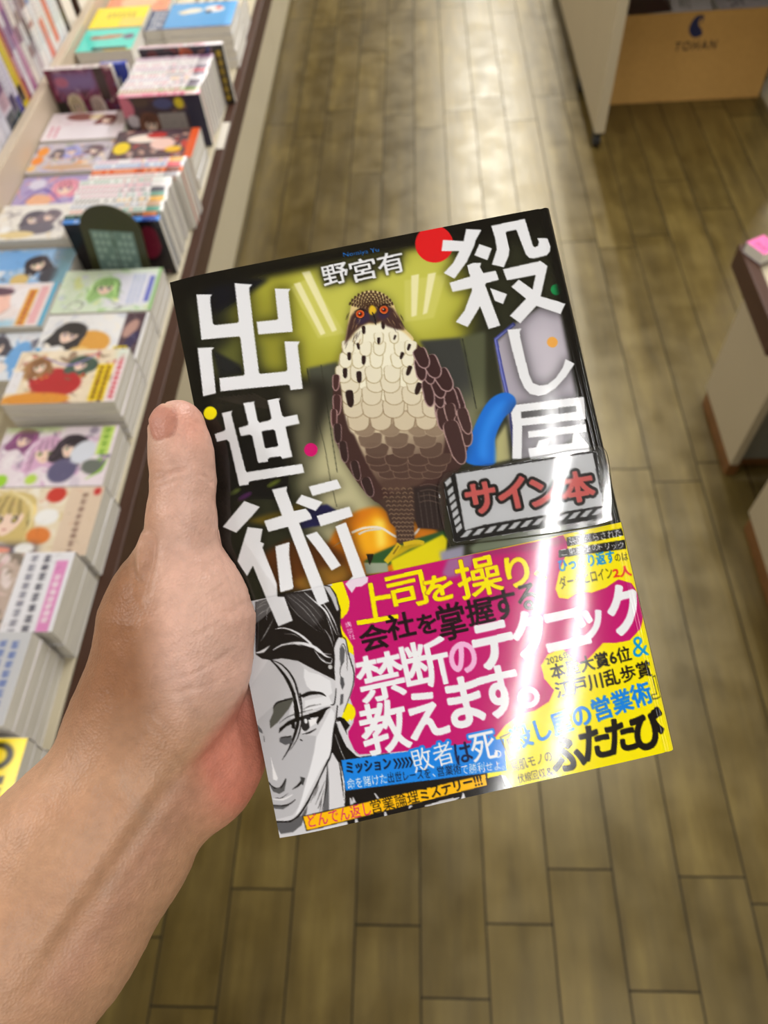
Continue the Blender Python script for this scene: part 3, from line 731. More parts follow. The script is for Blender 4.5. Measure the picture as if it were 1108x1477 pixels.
# yellow ground and magenta cloud
PL('P', [(455,850),(905,750),(985,1090),(700,1145),(600,1000),(500,940)], YEL)
PL('P', [(476,842),(895,753),(1000,1110),(740,1150)], YEL)
mag = [*g('C3', [(440,190),(485,230),(500,290),(488,325),(455,352),(470,400),(515,470),(525,560),(520,640),(500,700),(522,760),(515,810),(492,850),(495,905),(540,950),(650,945)]),
       *g('C4', [(200,1080),(225,1055),(265,1005),(330,960),(400,938),(460,900),(482,850),(440,800),(425,740),(455,690),(520,666),(556,700),(600,735),(640,705),(700,640),(760,640),(820,628),(868,580),(888,520),(870,430),(830,375),(770,358),(715,395),(650,418),(600,410),(545,445),(505,440),(490,400),(505,330),(540,240),(545,200),(525,160)]),
       *bmm([(770,782),(640,808),(476,842)])]
cv.poly(mag, MAG)
PL('C3', [(425,188),(470,182),(480,210),(500,270),(496,310),(470,345),(455,350),(460,290)], YEL, curve=False)
cv.ell(*g('C3', [(490, 763)])[0], 2.6, 2.9, YEL)
# grey shade of the title's last stroke on the band, grey piece of chair
PL('B6', [(700,70),(860,35),(840,130),(760,175),(690,190),(665,160)], (150,120,160), blur=.5, alpha=.8)
PL('C4', [(120,235),(540,165),(545,200),(380,230),(130,262)], (130,60,100), blur=.6, alpha=.5)
# the drawn man: hair, face, ear, collar (ink drawing in greys)
face = [(45,500),(85,700),(180,720),(300,715),(430,735),(700,860),(735,900),(735,1010),(720,1080),(690,1219),(0,1219),(0,900)]
PL('B4', face, (206,206,212))
PL('B5', [(0,0),(690,0),(680,140),(660,300),(640,480),(560,620),(470,800),(380,980),(200,1040),(150,1219),(40,1219),(0,900)], (206,206,212))
PL('B4', [(200,725),(430,735),(480,800),(480,870),(520,950),(540,1000),(440,1040),(330,1050),(250,1090),(200,1219),(60,1219),(40,960)], LG)
PL('B4', [(480,800),(520,830),(600,850),(690,900),(705,1000),(660,1030),(560,1000),(500,940),(478,870)], PW_)
PL('B5', [(20,250),(160,120),(330,60),(300,180),(410,330),(520,345),(500,500),(450,680),(400,880),(330,980),(180,1030),(60,800)], (184,184,190))
PL('B5', [(520,360),(640,120),(665,160),(655,330),(640,480),(560,600),(460,790),(380,960),(350,985),(400,850),(440,700),(470,600),(500,480)], PW_)
PL('B5', [(430,60),(620,20),(650,90),(560,110),(430,150)], PW_)
# hair mass
hair = [(90,270),(190,240),(330,200),(480,180),(560,170),(640,130),(690,140),(740,210),(775,330),(772,480),(790,550),(740,580),(720,640),(735,800),(735,900),(700,880),(560,810),(430,740),(300,720),(205,735),(140,725),(90,690)]
PL('B4', hair, (30,25,25))
PL('B4', [(95,270),(185,245),(230,330),(150,400),(95,440)], (96,94,96)); 
PL('B4', [(330,210),(520,190),(600,300),(640,380),(560,470),(420,360)], (58,54,55), blur=.3)
PL('B4', [(640,140),(690,150),(735,230),(760,330),(745,345),(700,240)], (190,190,196))
for p, w, cc in [([(90,680),(150,665),(205,620)],22,PW_),([(250,485),(330,480),(430,520),(520,590),(600,670),(700,690)],18,PW_),([(230,655),(320,610),(450,600),(570,635),(650,700),(700,715)],26,PW_),
                 ([(290,610),(380,600),(470,625)],8,(180,180,184)),([(480,190),(560,260),(650,340),(700,440),(745,540)],14,PW_),([(560,200),(650,300),(720,420),(760,540)],12,(200,200,205)),
                 ([(350,220),(480,330),(620,500)],5,(150,150,152)),([(380,210),(520,330),(650,520)],5,(150,150,152)),([(330,240),(430,370),(600,510)],5,(130,130,132)),([(420,200),(540,300),(640,420)],4,(140,140,142)),
                 ([(130,590),(180,510),(240,400)],6,(190,190,194)),([(100,330),(140,300),(190,280)],5,(170,170,172)),([(100,390),(150,350),(200,330)],5,(170,170,172)),([(110,300),(170,262),(190,255)],5,(150,150,150)),
                 ([(640,480),(690,560),(715,640)],7,(200,200,204)),([(650,350),(700,500),(720,600)],6,(190,190,195)),([(560,650),(620,730),(690,760),(705,720)],12,PW_),([(600,690),(650,745),(700,770)],6,(120,120,122)),
                 ([(180,420),(190,330),(230,290)],6,(170,170,175)),([(320,525),(400,530),(450,560)],5,(150,150,152))]:
    ST('B4', p, w, cc, taper=(.15, .1))
cv.ell(*g('B4', [(690, 790)])[0], .7, .7, (190,190,192))
# ear
PL('B4', [(735,590),(760,550),(810,570),(835,680),(875,840),(865,950),(830,1060),(800,1130),(780,1190),(735,1190),(720,1080),(735,960),(722,800)], (212,212,218))
PL('B4', [(765,640),(790,620),(808,660),(800,740),(775,790),(765,720)], (92,92,96)); PL('B4', [(770,860),(795,880),(803,930),(785,975),(768,920)], (80,80,84)); PL('B4', [(770,1010),(795,1005),(790,1080),(765,1100)], (92,92,96))
for p, w in [([(735,590),(760,550),(812,570),(838,690),(878,840),(866,950),(830,1060),(795,1150)],9),([(770,630),(795,605),(820,680),(825,820)],6),([(735,960),(722,1080),(690,1090)],10),([(800,740),(770,800),(768,860)],6)]:
    ST('B4', p, w, BLK, taper=(.5, .4))
# fringe strands, brow, eye, nose, mouth, jaw
ST('B4', [(205,730),(270,790),(350,900),(400,1030),(420,1219)], 26, BLK, taper=(.2, 1)); ST('B4', [(215,735),(300,770),(380,860),(425,980),(455,1219)], 14, BLK, taper=(.3, 1))
ST('B4', [(330,820),(390,930),(430,1050),(440,1219)], 10, (200,200,205), taper=(.2, 1))
ST('B5', [(340,0),(370,100),(380,200),(350,330),(300,450),(245,540)], 26, BLK, taper=(1, .1)); ST('B5', [(392,0),(405,130),(398,250),(370,360),(310,460)], 12, BLK, taper=(1, .2))
ST('B5', [(360,10),(392,150),(388,260),(350,390)], 12, (214,214,220), taper=(1, .1))
PL('B5', [(175,125),(200,80),(320,40),(345,45),(300,130),(210,240),(150,290),(145,230),(175,160)], (86,86,80))
ST('B5', [(175,125),(210,78),(330,42)], 13, BLK, taper=(.3, .8)); ST('B5', [(410,30),(480,5),(560,2),(600,28)], 22, BLK, taper=(.8, .1))
ST('B4', [(440,1030),(520,995),(600,1000),(655,1025)], 20, BLK, taper=(.7, .1))
PL('B5', [(220,325),(225,285),(290,230),(340,205),(420,180),(520,150),(600,115),(640,110),(600,140),(570,200),(530,255),(520,230),(540,190),(440,205),(350,235),(280,270)], BLK)
PL('B5', [(320,240),(350,225),(350,290),(325,280)], BLK); cv.ell(*g('B5', [(440, 240)])[0], 1.5, 2.6, (40,38,40), .4); cv.ell(*g('B5', [(437, 225)])[0], .5, .8, PW_)
PL('B5', [(455,215),(530,200),(520,240),(470,275)], (236,236,240)); ST('B5', [(410,330),(470,315),(520,285)], 14, BLK, taper=(.2, .3))
ST('B5', [(215,250),(300,190),(420,150),(540,120)], 7, BLK, taper=(.1, .1)); ST('B5', [(415,135),(470,105),(560,90)], 7, BLK, taper=(.1, .1))
PL('B5', [(225,365),(320,345),(330,400),(270,418),(225,395)], (86,86,90)); ST('B5', [(235,362),(320,345)], 8, BLK); ST('B5', [(390,372),(410,382)], 8, BLK)
PL('B5', [(35,250),(80,300),(90,335),(45,310)], (96,96,100)); ST('B5', [(95,350),(102,400)], 6, GR)
PL('B5', [(152,520),(175,600),(210,690),(200,710),(170,700),(165,610)], (232,232,236))
ST('B5', [(130,720),(165,760),(215,775),(250,740),(275,690)], 15, BLK, taper=(.4, .6)); PL('B5', [(135,735),(180,775),(240,765),(280,700),(262,790),(220,815),(170,800)], (86,86,88))
ST('B5', [(325,775),(380,735),(415,680)], 18, BLK, taper=(.1, .8)); PL('B5', [(390,670),(430,680),(415,740),(400,730)], (60,60,62))
ST('B5', [(180,850),(240,845),(295,805)], 6, BLK, taper=(.2, .2)); ST('B5', [(165,860),(250,858),(330,815)], 16, (226,226,230), taper=(.3, .3))
ST('B5', [(165,910),(240,912),(300,895),(350,855)], 13, BLK, taper=(.6, .4)); PL('B5', [(165,915),(250,915),(300,905),(250,938),(180,938)], (90,90,93))
ST('B5', [(195,1045),(300,1035),(370,990),(440,890),(520,740),(600,570),(640,480),(660,300),(680,200),(690,100)], 16, BLK, taper=(1, .5))
PL('B5', [(195,1050),(310,1040),(400,980),(450,900),(440,960),(420,1000),(400,1060),(330,1120),(230,1140),(205,1100)], (92,92,96))
PL('B5', [(470,850),(600,580),(620,560),(615,800),(570,970),(480,960),(440,980)], (206,206,212)); PL('B5', [(610,560),(625,800),(620,940),(570,950),(590,750)], (100,100,104))
PL('B5', [(620,560),(645,480),(700,560),(745,900),(775,1060),(560,1110),(620,940)], (214,214,220))
for p, w in [([(560,640),(520,760),(470,880)],6),([(590,700),(550,800),(510,900)],5),([(585,760),(545,890),(530,930)],5),([(565,840),(545,950)],5),([(540,740),(500,840)],5),([(605,560),(600,750),(560,960)],8)]:
    ST('B5', p, w, BLK, taper=(.2, .2))
PL('B5', [(660,300),(690,210),(740,200),(790,260),(760,300),(790,420),(870,510),(1108,480),(1108,1000),(770,1065),(745,900),(700,560),(645,470)], (24,20,20))
PL('B5', [(680,230),(710,225),(770,340),(830,470),(880,515),(840,505),(760,430),(700,300)], (210,210,216)); PL('B5', [(780,220),(790,205),(800,240)], PW_)
ST('B5', [(670,330),(720,470),(760,560)], 5, (170,170,172)); ST('B5', [(700,540),(735,700),(745,880)], 12, (226,226,230), taper=(.1, .5))
ST('B5', [(680,210),(720,200),(770,262)], 12, BLK)
PL('C3', [(480,1100),(1108,960),(1108,1130),(520,1260)], (24,20,20)); PL('P', [(560,1160),(720,1118),(745,1150),(560,1185)], (24,20,20))
for a, b in [((500,1142),(508,1175)),((512,1140),(518,1165)),((608,1122),(640,1170)),((760,1190),(770,1175)),((830,1180),(960,1150)),((1000,1120),(1010,1160)),((650,1190),(660,1230)),((520,1200),(530,1260))]:
    ST('C3', [a, b], 16, (200,200,206), curve=False, taper=(.3, 1))
PL('C3', [(820,1190),(900,1155),(990,1140),(940,1170)], (200,200,206)); PL('C4', [(245,1225),(265,1230),(298,1290),(275,1300)], PW_); ST('C4', [(80,1310),(70,1345)], 10, PW_)
PL('C4', [(265,1090),(300,1290),(1080,1130),(1080,900),(700,900)], YEL)
cv.poly(g('C4', [(225,1062),(265,1005),(330,960),(400,938),(300,1080)]), YEL)
# title strokes that run onto the band
for c, p in T:
    if c == 'A3':
        q = g(c, p)
        cv.poly(q, (226,228,235)) if q[:, 1].max() > BAND_Y and q[:, 0].max() < 47 else None
cv.poly(g('A3', [(912,700),(1000,705),(1012,705),(1010,740),(970,768),(930,772),(905,812),(860,752)]), (232,214,232))
# --- lettering
put('上', 'B6', (128,358), (375,318), 232, YEL, .28, outline=(150,16,84), ow=.18); ch('司', 'B6', (448,265), (225,205), YEL, .28, outline=(150,16,84), ow=.18)
ch('を', 'B6', (645,250), (165,150), YEL, .35, outline=(150,16,84), ow=.18); ch('操', 'B6', (890,178), (265,240), YEL, .24, outline=(150,16,84), ow=.18)
ch('り', 'C4', (322,322), (95,130), YEL, .4, outline=(150,16,84), ow=.18); ch('、', 'C4', (424,342), (40,44), YEL, .4, outline=(150,16,84), ow=.18)
K2 = (34, 16, 26)
ch('会', 'B6', (245,553), (165,150), K2, .3); ch('社', 'B6', (408,482), (165,150), K2, .3); ch('を', 'B6', (570,470), (110,115), K2, .3)
ch('掌', 'B6', (722,455), (170,215), K2, .24); ch('握', 'B6', (895,392), (165,155), K2, .24); ch('す', 'C4', (262,470), (105,125), K2, .28); ch('る', 'C4', (366,435), (85,110), K2, .28)
W2 = (236, 238, 244); PK = (240, 180, 222)
ch('禁', 'C3', (638,605), (200,195), W2, .42); ch('断', 'C3', (838,548), (195,200), W2, .42); ch('の', 'C4', (78,705), (110,128), PK, .45)
ch('テ', 'C4', (215,650), (165,185), W2, .75); ch('ク', 'C4', (372,600), (130,190), W2, .75); ch('ニ', 'C4', (535,580), (180,150), W2, .75); ch('ッ', 'C4', (645,560), (105,115), W2, .6); ch('ク', 'C4', (795,490), (130,205), W2, .75)
ch('教', 'C3', (652,828), (200,215), W2, .42); ch('え', 'C3', (840,772), (165,190), W2, .55); ch('ま', 'C4', (88,900), (140,205), W2, .6); ch('す', 'C4', (240,855), (165,210), W2, .6); ch('。', 'C4', (370,882), (88,82), W2, .4)
BLU = (24, 132, 232)
put('敗者', 'C3', (775,985), (955,935), 100, W2, .1, outline=BLU, ow=.75); ch('死', 'C4', (168,1100), (110,118), W2, .12, outline=BLU, ow=.75)
PL('P', [(490,1097),(724,1066),(728,1112),(496,1141)], BLU)
put('敗者', 'C3', (775,985), (955,935), 100, W2, .1); ch('死', 'C4', (168,1100), (110,118), W2, .12); ch('は', 'C3', (1002,942), (72,85), (20,24,60), .12); ch('。', 'C4', (232,1133), (30,32), W2, .1)
put('ミッション', 'C3', (484,1012), (680,990), 48, (14,20,40), .22)
for k in range(5): 
    x = 690 + k * 17; PL('C3', [(x,972-k*2),(x+8,968-k*2),(x+22,992-k*2),(x+12,1014-k*2),(x+4,1016-k*2),(x+14,992-k*2)], (14,20,40))
put('命を賭けた', 'C3', (487,1082), (662,1055), 46, W2, .06); put('出世レースを', 'C3', (668,1055), (855,1032), 44, (14,20,40), .1); put('、', 'C3', (866,1044), (878,1042), 16, W2, .1)
put('営業術', 'C3', (886,1028), (992,1012), 44, (14,20,40), .08); put('で勝利せよ。', 'C4', (70,1203), (260,1180), 42, W2, .06)
PL('P', [(433,1178),(698,1116),(701,1134),(439,1200)], (24,20,20)); PL('P', [(434.5,1179),(697,1117.5),(699.5,1133),(440,1198.5)], (252,190,14))
put('どんでん返し', 'C3', (312,1247), (590,1188), 56, (206,24,110), .1); put('営業論理', 'C3', (592,1186), (802,1132), 60, (20,16,14), .07); put('ミステリー!!!', 'C3', (812,1128), (1082,1060), 52, (20,16,14), .14)
put('ロジック', 'C3', (695,1118), (788,1098), 22, (20,16,14), .06)
for p, s in [([(540,185),(795,140),(800,162),(542,208)],0),([(505,228),(808,180),(810,222),(505,262)],0)]: PL('C4', p, (24,22,18))
PL('C4', [(540,172),(790,130),(796,163),(545,212)], (24,22,18))
put('張り巡らされた', 'C4', (552,190), (786,150), 36, W2, .05); put('二重三重の', 'C4', (512,238), (682,212), 34, W2, .05); put('トリック', 'C4', (684,214), (796,206), 30, W2, .1)
put('ひっくり返す', 'C4', (505,297), (752,254), 54, (0,140,220), .22); put('のは', 'C4', (756,262), (815,254), 34, (20,16,14), .1)
put('ダークヒロイン', 'C4', (508,375), (742,325), 54, (30,26,14), .08); put('2人', 'C4', (748,330), (830,318), 44, (226,40,40), .2)
put('2026年', 'C4', (447,722), (555,690), 36, (20,16,14), .1); put('本屋大賞6位', 'C4', (468,772), (822,684), 66, (20,16,14), .14); put('&', 'C4', (830,662), (902,650), 88, (0,150,214), .1)
put('江戸川乱歩賞', 'C4', (490,852), (914,752), 70, (20,16,14), .15)
put('『', 'C4', (262,1110), (318,1085), 110, (60,60,20), .0); put('殺し屋の営業術', 'C4', (292,1070), (912,855), 98, (20,130,226), .26); put('』', 'C4', (910,845), (950,835), 100, (60,60,20), .0)
ch('ふ', 'C4', (540,1130), (140,140), BLK, .55); ch('た', 'C4', (665,1080), (122,140), BLK, .55); ch('た', 'C4', (778,1050), (116,140), BLK, .55); ch('び', 'C4', (902,1025), (136,158), BLK, .6)
put('鳥肌モノの', 'C4', (290,1190), (470,1140), 48, (50,44,20), .05); put('伏線回収', 'C4', (320,1245), (442,1215), 40, (50,44,20), .05); ch('&', 'C4', (462,1212), (30,36), (50,44,20), .05)
for k, c_ in enumerate('講談社'): ch(c_, 'C3', (494 + k*8, 374 + k*27), (26,24), (240,214,232), .03)

# ---------------------------------------------------------------- book geometry, local millimetres: x right, y up, z out of the cover
def cover_z(X):
    z = np.zeros_like(X)
    z -= 1.6 * np.clip((15 - X) / 15, 0, 1) ** 2
    z -= 0.35 * np.exp(-((X - 129.6) / 0.7) ** 2)
    e = np.clip((X - 130.2) / 2.8, 0, 1); z -= 2.8 * (1 - np.sqrt(np.maximum(1 - e * e, 0)))
    z -= 0.25 * np.clip((X - 100) / 30, 0, 1) ** 2 + 0.22 * np.clip((X - 114) / 16, 0, 1) ** 2
    return z
def grid_mesh(name, xs, ys, zoff, img, step_lin=True, zf=cover_z, k=2, extra=None):
    X, Y = np.meshgrid(xs, ys)
    Z = zf(X) + zoff
    c = Canvas.__new__(Canvas); c.a = img; c.res = 9; c.H, c.W = img.shape[:2]
    col = lin(c.sample(X, Y, k)) * 0.98
    V = np.stack([X, -Y, Z], -1).reshape(-1, 3) / 1000
    ny, nx = X.shape; i = np.arange(ny * nx).reshape(ny, nx)
    Q = np.stack([i[:-1, :-1], i[1:, :-1], i[1:, 1:], i[:-1, 1:]], -1).reshape(-1, 4)
    col = col.reshape(-1, 3)
    if extra is not None:
        V2, Q2, C2 = extra; Q = np.concatenate([Q, np.array(Q2) + len(V)]); V = np.concatenate([V, np.array(V2) / 1000]); col = np.concatenate([col, np.array([lin(q) for q in C2])])
    return mesh_np(name, V, Q, col, smooth=True)
def wrap_extra(y0, y1, zo, color):
    """spine, back and fore-edge fold of a jacket, as plain quads"""
    pr = [(133.0 + zo, -2.8), (133.3 + zo, -6), (133.3 + zo, -12), (133.0 + zo, -15.2), (131.8, -17.4 - zo), (128, -17.7 - zo), (60, -17.7 - zo), (2, -16.8 - zo), (0.2 - zo, -16.0)]
    Vv = [(x, -y, z) for x, z in pr for y in (y0, y1)]
    Qq = [(2*i, 2*i+1, 2*i+3, 2*i+2) for i in range(len(pr) - 1)]
    return Vv, Qq, [color] * len(Vv)
M['jacket'] = printed('jacket_print', 0.11, 0.5, bump=(900, 0.00003, 0.25, (1, 0.35, 1), 2))
M['band'] = printed('band_print', 0.085, 0.5, bump=(500, 0.00002, 0.15, None, 2))
novel = empty('novel'); novel.matrix_world = book_mat
xs = np.concatenate([np.arange(0, 128.0, 0.26), np.linspace(128.1, 133, 26)]); ys = np.arange(0, 188.01, 0.26)
jm = grid_mesh('dust_jacket', xs, ys, 0.0, cover_img, extra=wrap_extra(0, 188, 0, (14, 13, 13)))
jk = link('dust_jacket', jm, M['jacket'], novel)
ys2 = np.arange(BAND_Y, 188.01, 0.26)
bm_ = grid_mesh('paper_band', xs, ys2, 0.22, cv.a, extra=wrap_extra(BAND_Y, 188, 0.22, (228, 206, 10)))
bd = link('paper_band', bm_, M['band'], novel); bd['label'] = 'yellow and magenta paper band with a grey drawn face'
mb = MB(); mb.box((0.0022, -0.1872, -0.0155), (0.1302, -0.0008, -0.0022)); mb.build('page_block', M['pages'], novel)
tag(novel, 'hardback novel with a hawk on its black cover, held up in the hand', 'book')

# ---------------------------------------------------------------- the laminated shop card on the cover
sc_ = Canvas(66, 42, 9, (222, 224, 228))
SX, SY = 88.0, 86.0
_s0 = g('B3', [(30, 45), (1035, 30), (1030, 640), (20, 620)])
SX, SY = float(_s0[:, 0].min()), float(_s0[:, 1].min())
def gs(c, pts): return g(c, pts) - [SX, SY]
def PS(pts, color, **k): sc_.poly(gs('B3', pts), color, **k)
INK = (26, 24, 24)
PS([(68,262),(130,208),(900,85),(945,92),(975,395),(990,480),(965,470),(150,605),(130,600)], INK)
PS([(140,215),(920,95),(980,395),(300,505),(192,538)], (226,228,232))
PS([(80,262),(112,232),(118,262),(88,290)], (226,228,232))
for k in range(6):
    x = 88 + k * 9.5; y = 305 + k * 42
    PS([(x + 4, y + 8),(x + 36, y - 22),(x + 42, y + 8),(x + 10, y + 38)], (226,228,232))
for k in range(12):
    x = 165 + k * 68; y = 578 - k * 11.5
    PS([(x, y),(x + 36, y - 38),(x + 76, y - 46),(x + 40, y - 6)], (226,228,232))
put('サ', 'B3', (205,368), (365,338), 165, (234,116,112), .55, outline=INK, ow=.95, can=sc_, mapf=gs); put('イ', 'B3', (388,345), (540,312), 165, (234,116,112), .55, outline=INK, ow=.95, can=sc_, mapf=gs)
put('ン', 'B3', (570,328), (728,302), 145, (234,116,112), .55, outline=INK, ow=.95, can=sc_, mapf=gs); put('本', 'B3', (742,302), (922,275), 165, (234,116,112), .55, outline=INK, ow=.95, can=sc_, mapf=gs)
card_poly = gs('B3', [(66,262),(130,206),(900,83),(948,88),(978,395),(993,482),(965,474),(150,608),(128,603)])
pouch_poly = spl(gs('B3', [(60,235),(140,190),(500,130),(900,62),(965,60),(1005,110),(1030,300),(1028,430),(1000,500),(600,570),(150,625),(100,615),(60,480),(35,330)]), True, 6)
card = empty('shop_card'); card.matrix_world = book_mat @ Matrix.Translation((SX / 1000, -SY / 1000, 0.0004))
def sheet(name, poly, z0, z1, mat, img=None, step=0.3):
    """a flat sheet of the outline poly: fine printed face on a thin slab"""
    lo, hi = poly.min(0), poly.max(0)
    xs_ = np.arange(lo[0] - step, hi[0] + step, step); ys_ = np.arange(lo[1] - step, hi[1] + step, step)
    X, Y = np.meshgrid(xs_, ys_)
    cc = Canvas(hi[0] + 2, hi[1] + 2, 6, (0, 0, 0)); cc.poly(poly, (1, 1, 1))
    inside = cc.sample(X, Y)[..., 0] > 0.5
    c2 = Canvas.__new__(Canvas); c2.a = img; c2.res = 9; c2.H, c2.W = img.shape[:2]
    col = lin(c2.sample(X, Y, 2)) * 1.0
    ny, nx = X.shape; i = np.arange(ny * nx).reshape(ny, nx)
    ok = inside[:-1, :-1] & inside[1:, :-1] & inside[1:, 1:] & inside[:-1, 1:]
    Q = np.stack([i[:-1, :-1], i[1:, :-1], i[1:, 1:], i[:-1, 1:]], -1)[ok]
    u, inv_ = np.unique(Q, return_inverse=True)
    V = np.stack([X, -Y, np.full_like(X, z1)], -1).reshape(-1, 3)[u] / 1000
    return link(name, mesh_np(name, V, inv_.reshape(-1, 4), col.reshape(-1, 3)[u]), mat, card)
sheet('printed_card', card_poly, 0.2, 0.5, M['card_print'], sc_.a)
mg, nt, b = newmat('clear_laminate'); nt.nodes.remove(b)
tr = nt.nodes.new('ShaderNodeBsdfTransparent'); gb = nt.nodes.new('ShaderNodeBsdfGlossy'); gb.inputs['Roughness'].default_value = 0.05
lw = nt.nodes.new('ShaderNodeFresnel'); lw.inputs['IOR'].default_value = 1.5; ms = nt.nodes.new('ShaderNodeMixShader')
nt.links.new(lw.outputs['Fac'], ms.inputs['Fac']); nt.links.new(tr.outputs['BSDF'], ms.inputs[1]); nt.links.new(gb.outputs['BSDF'], ms.inputs[2])
nt.links.new(ms.outputs['Shader'], nt.nodes['Material Output'].inputs['Surface'])
bump_noise(nt, gb, 45, 0.0002, 0.16)
# a pouch: rounded bead round the rim and a thin clear film over the card
mb = MB(); n = len(pouch_poly)
P2 = [(x / 1000, -y / 1000) for x, y in pouch_poly][::-1]
ctr = np.mean(P2, 0)
ins = [tuple(ctr + (np.array(p) - ctr) * 0.965) for p in P2]
prof = [(1.0, 0.0), (1.0, 0.0006), (0.985, 0.0011), (0.965, 0.0008)]
rings = [[(*(ctr + (np.array(p) - ctr) * s), z) for p in P2] for s, z in prof]
vv = [p for r in rings for p in r]; ff = []
for r in range(len(prof) - 1):
    for i in range(n):
        j = (i + 1) % n; ff.append((r*n + i, r*n + j, (r+1)*n + j, (r+1)*n + i))
ff.append(tuple((len(prof) - 1)*n + i for i in range(n))); ff.append(tuple(range(n - 1, -1, -1)))
mb.add(vv, ff); po = mb.build('clear_pouch', mg, card, smooth=False); po['label'] = 'clear plastic pouch'
tag(card, 'white laminated shop card with salmon lettering on the held novel cover', 'sign')
# ---------------------------------------------------------------- the left hand and forearm, one continuous skin
D0 = 0.240                                   # distance of the cover's left edge from the camera
def dep(dz): return D0 + dz / 1000.0
def C3d(px, py, dz):                         # camera-frame millimetres
    d = dep(dz); return np.array([(px - PC[0]) / FPX * d, (py - PC[1]) / FPX * d, d]) * 1000
def front_dz(px, py):                        # the cover plane behind that photo point
    q = np.array([px, py, 1.0]); h = HBi @ q; h = h[:2] / h[2]
    return ((_M[:, 2] + _r1 * h[0] + _r2 * h[1])[2] - D0) * 1000
VX = 0.7
glo = np.array([-240.0, -44.0, 158.0]); ghi = np.array([22.0, 262.0, 292.0])
gn = np.ceil((ghi - glo) / VX).astype(int)
F = np.full(gn, 20.0, np.float32)
def cone(a, b, ra, rb, k=6.0, sz=1.0):
    """smooth union with a rounded cone; sz squashes it along the view"""
    global F
    a = np.array(a, float); b = np.array(b, float); R = max(ra, rb) + k + 6
    lo = np.floor((np.minimum(a, b) - R - glo) / VX).astype(int); hi = np.ceil((np.maximum(a, b) + R - glo) / VX).astype(int)
    lo = np.clip(lo, 0, gn); hi = np.clip(hi, 0, gn)
    if np.any(hi <= lo): return
    ax = [(glo[i] + VX * np.arange(lo[i], hi[i])).astype(np.float32) for i in range(3)]
    d = b - a; mid = (a + b) / 2
    x = ax[0][:, None, None] - a[0]; y = ax[1][None, :, None] - a[1]; z = (ax[2][None, None, :] - a[2])
    s = np.array([1, 1, 1 / sz]); d2 = d * s; z = z / sz
    L = max(d2 @ d2, 1e-6)
    t = np.clip((x * d2[0] + y * d2[1] + z * d2[2]) / L, 0, 1)
    dist = np.sqrt((x - t*d2[0])**2 + (y - t*d2[1])**2 + (z - t*d2[2])**2) - (ra + (rb - ra) * t)
    sub = F[lo[0]:hi[0], lo[1]:hi[1], lo[2]:hi[2]]
    h = np.maximum(k - np.abs(sub - dist), 0) / k
    sub[:] = np.minimum(sub, dist) - h * h * k * 0.25
PXM = D0 / FPX * 1000                        # mm per photo pixel at the hand
def chain(nodes, k=6.0, sz=1.0):             # nodes: (px, py, dz, r in px)
    for p, q in zip(nodes[:-1], nodes[1:]):
        cone(C3d(*p[:3]), C3d(*q[:3]), p[3] * PXM, q[3] * PXM, k, sz)
# forearm and wrist
chain([(205,1062,2,99),(184,1124,0,104),(106,1232,-6,121),(0,1372,-14,138),(-120,1530,-22,158),(-210,1650,-30,170),(-300,1790,-36,176)], 8, .86)
chain([(246,1160,6,44),(196,1234,2,60),(110,1350,-6,74),(0,1490,-14,84)], 14, .9)
# ball of the thumb
chain([(258,818,-2,50),(258,880,-1,103),(252,950,0,106),(222,1030,2,104),(205,1062,2,99)], 8, .78)
# heel of the hand on the little-finger side, under the book's edge
chain([(318,1085,12,56),(298,1120,12,60),(240,1165,8,46)], 12, .9)
chain([(318,1085,13,56),(322,1010,18,50),(300,930,20,46)], 10, .8)
# back of the hand: metacarpals fanning to the knuckles
for q in ([(200,1040,16,60),(228,842,22,46)], [(205,1050,18,60),(246,908,27,46)], [(225,1065,18,58),(266,975,27,44)], [(245,1090,16,52),(292,1040,25,42)]):
    chain(q, 9)
# four fingers lying against the back cover, each with its own bends
def bdz(px, py): return front_dz(px, py) + 17.5
def finger(pts, rr):
    nodes = [(x, y, (bdz(x, y) + r * PXM + 0.6) if i else dz, r) for i, ((x, y, dz), r) in enumerate(zip(pts, rr))]
    chain(nodes, 2.2)
finger([(228,842,22),(345,792,0),(445,742,0),(520,705,0)], (44,40,35,31))
finger([(246,908,27),(372,868,0),(482,830,0),(566,800,0)], (44,41,36,32))
finger([(266,975,27),(385,948,0),(490,920,0),(566,896,0)], (42,39,34,30))
finger([(292,1040,25),(385,1022,0),(462,1002,0),(520,986,0)], (38,34,30,27))
# thumb
tz = lambda x, y, d: front_dz(x, y) + d
chain([(258,818,-2,52),(262,748,-4.0,45),(265,694,-4.6,42)], 5, .92)
chain([(265,694,-4.6,42),(262,655,-5.0,42),(256,619,-5.4,40)], 4, .88)
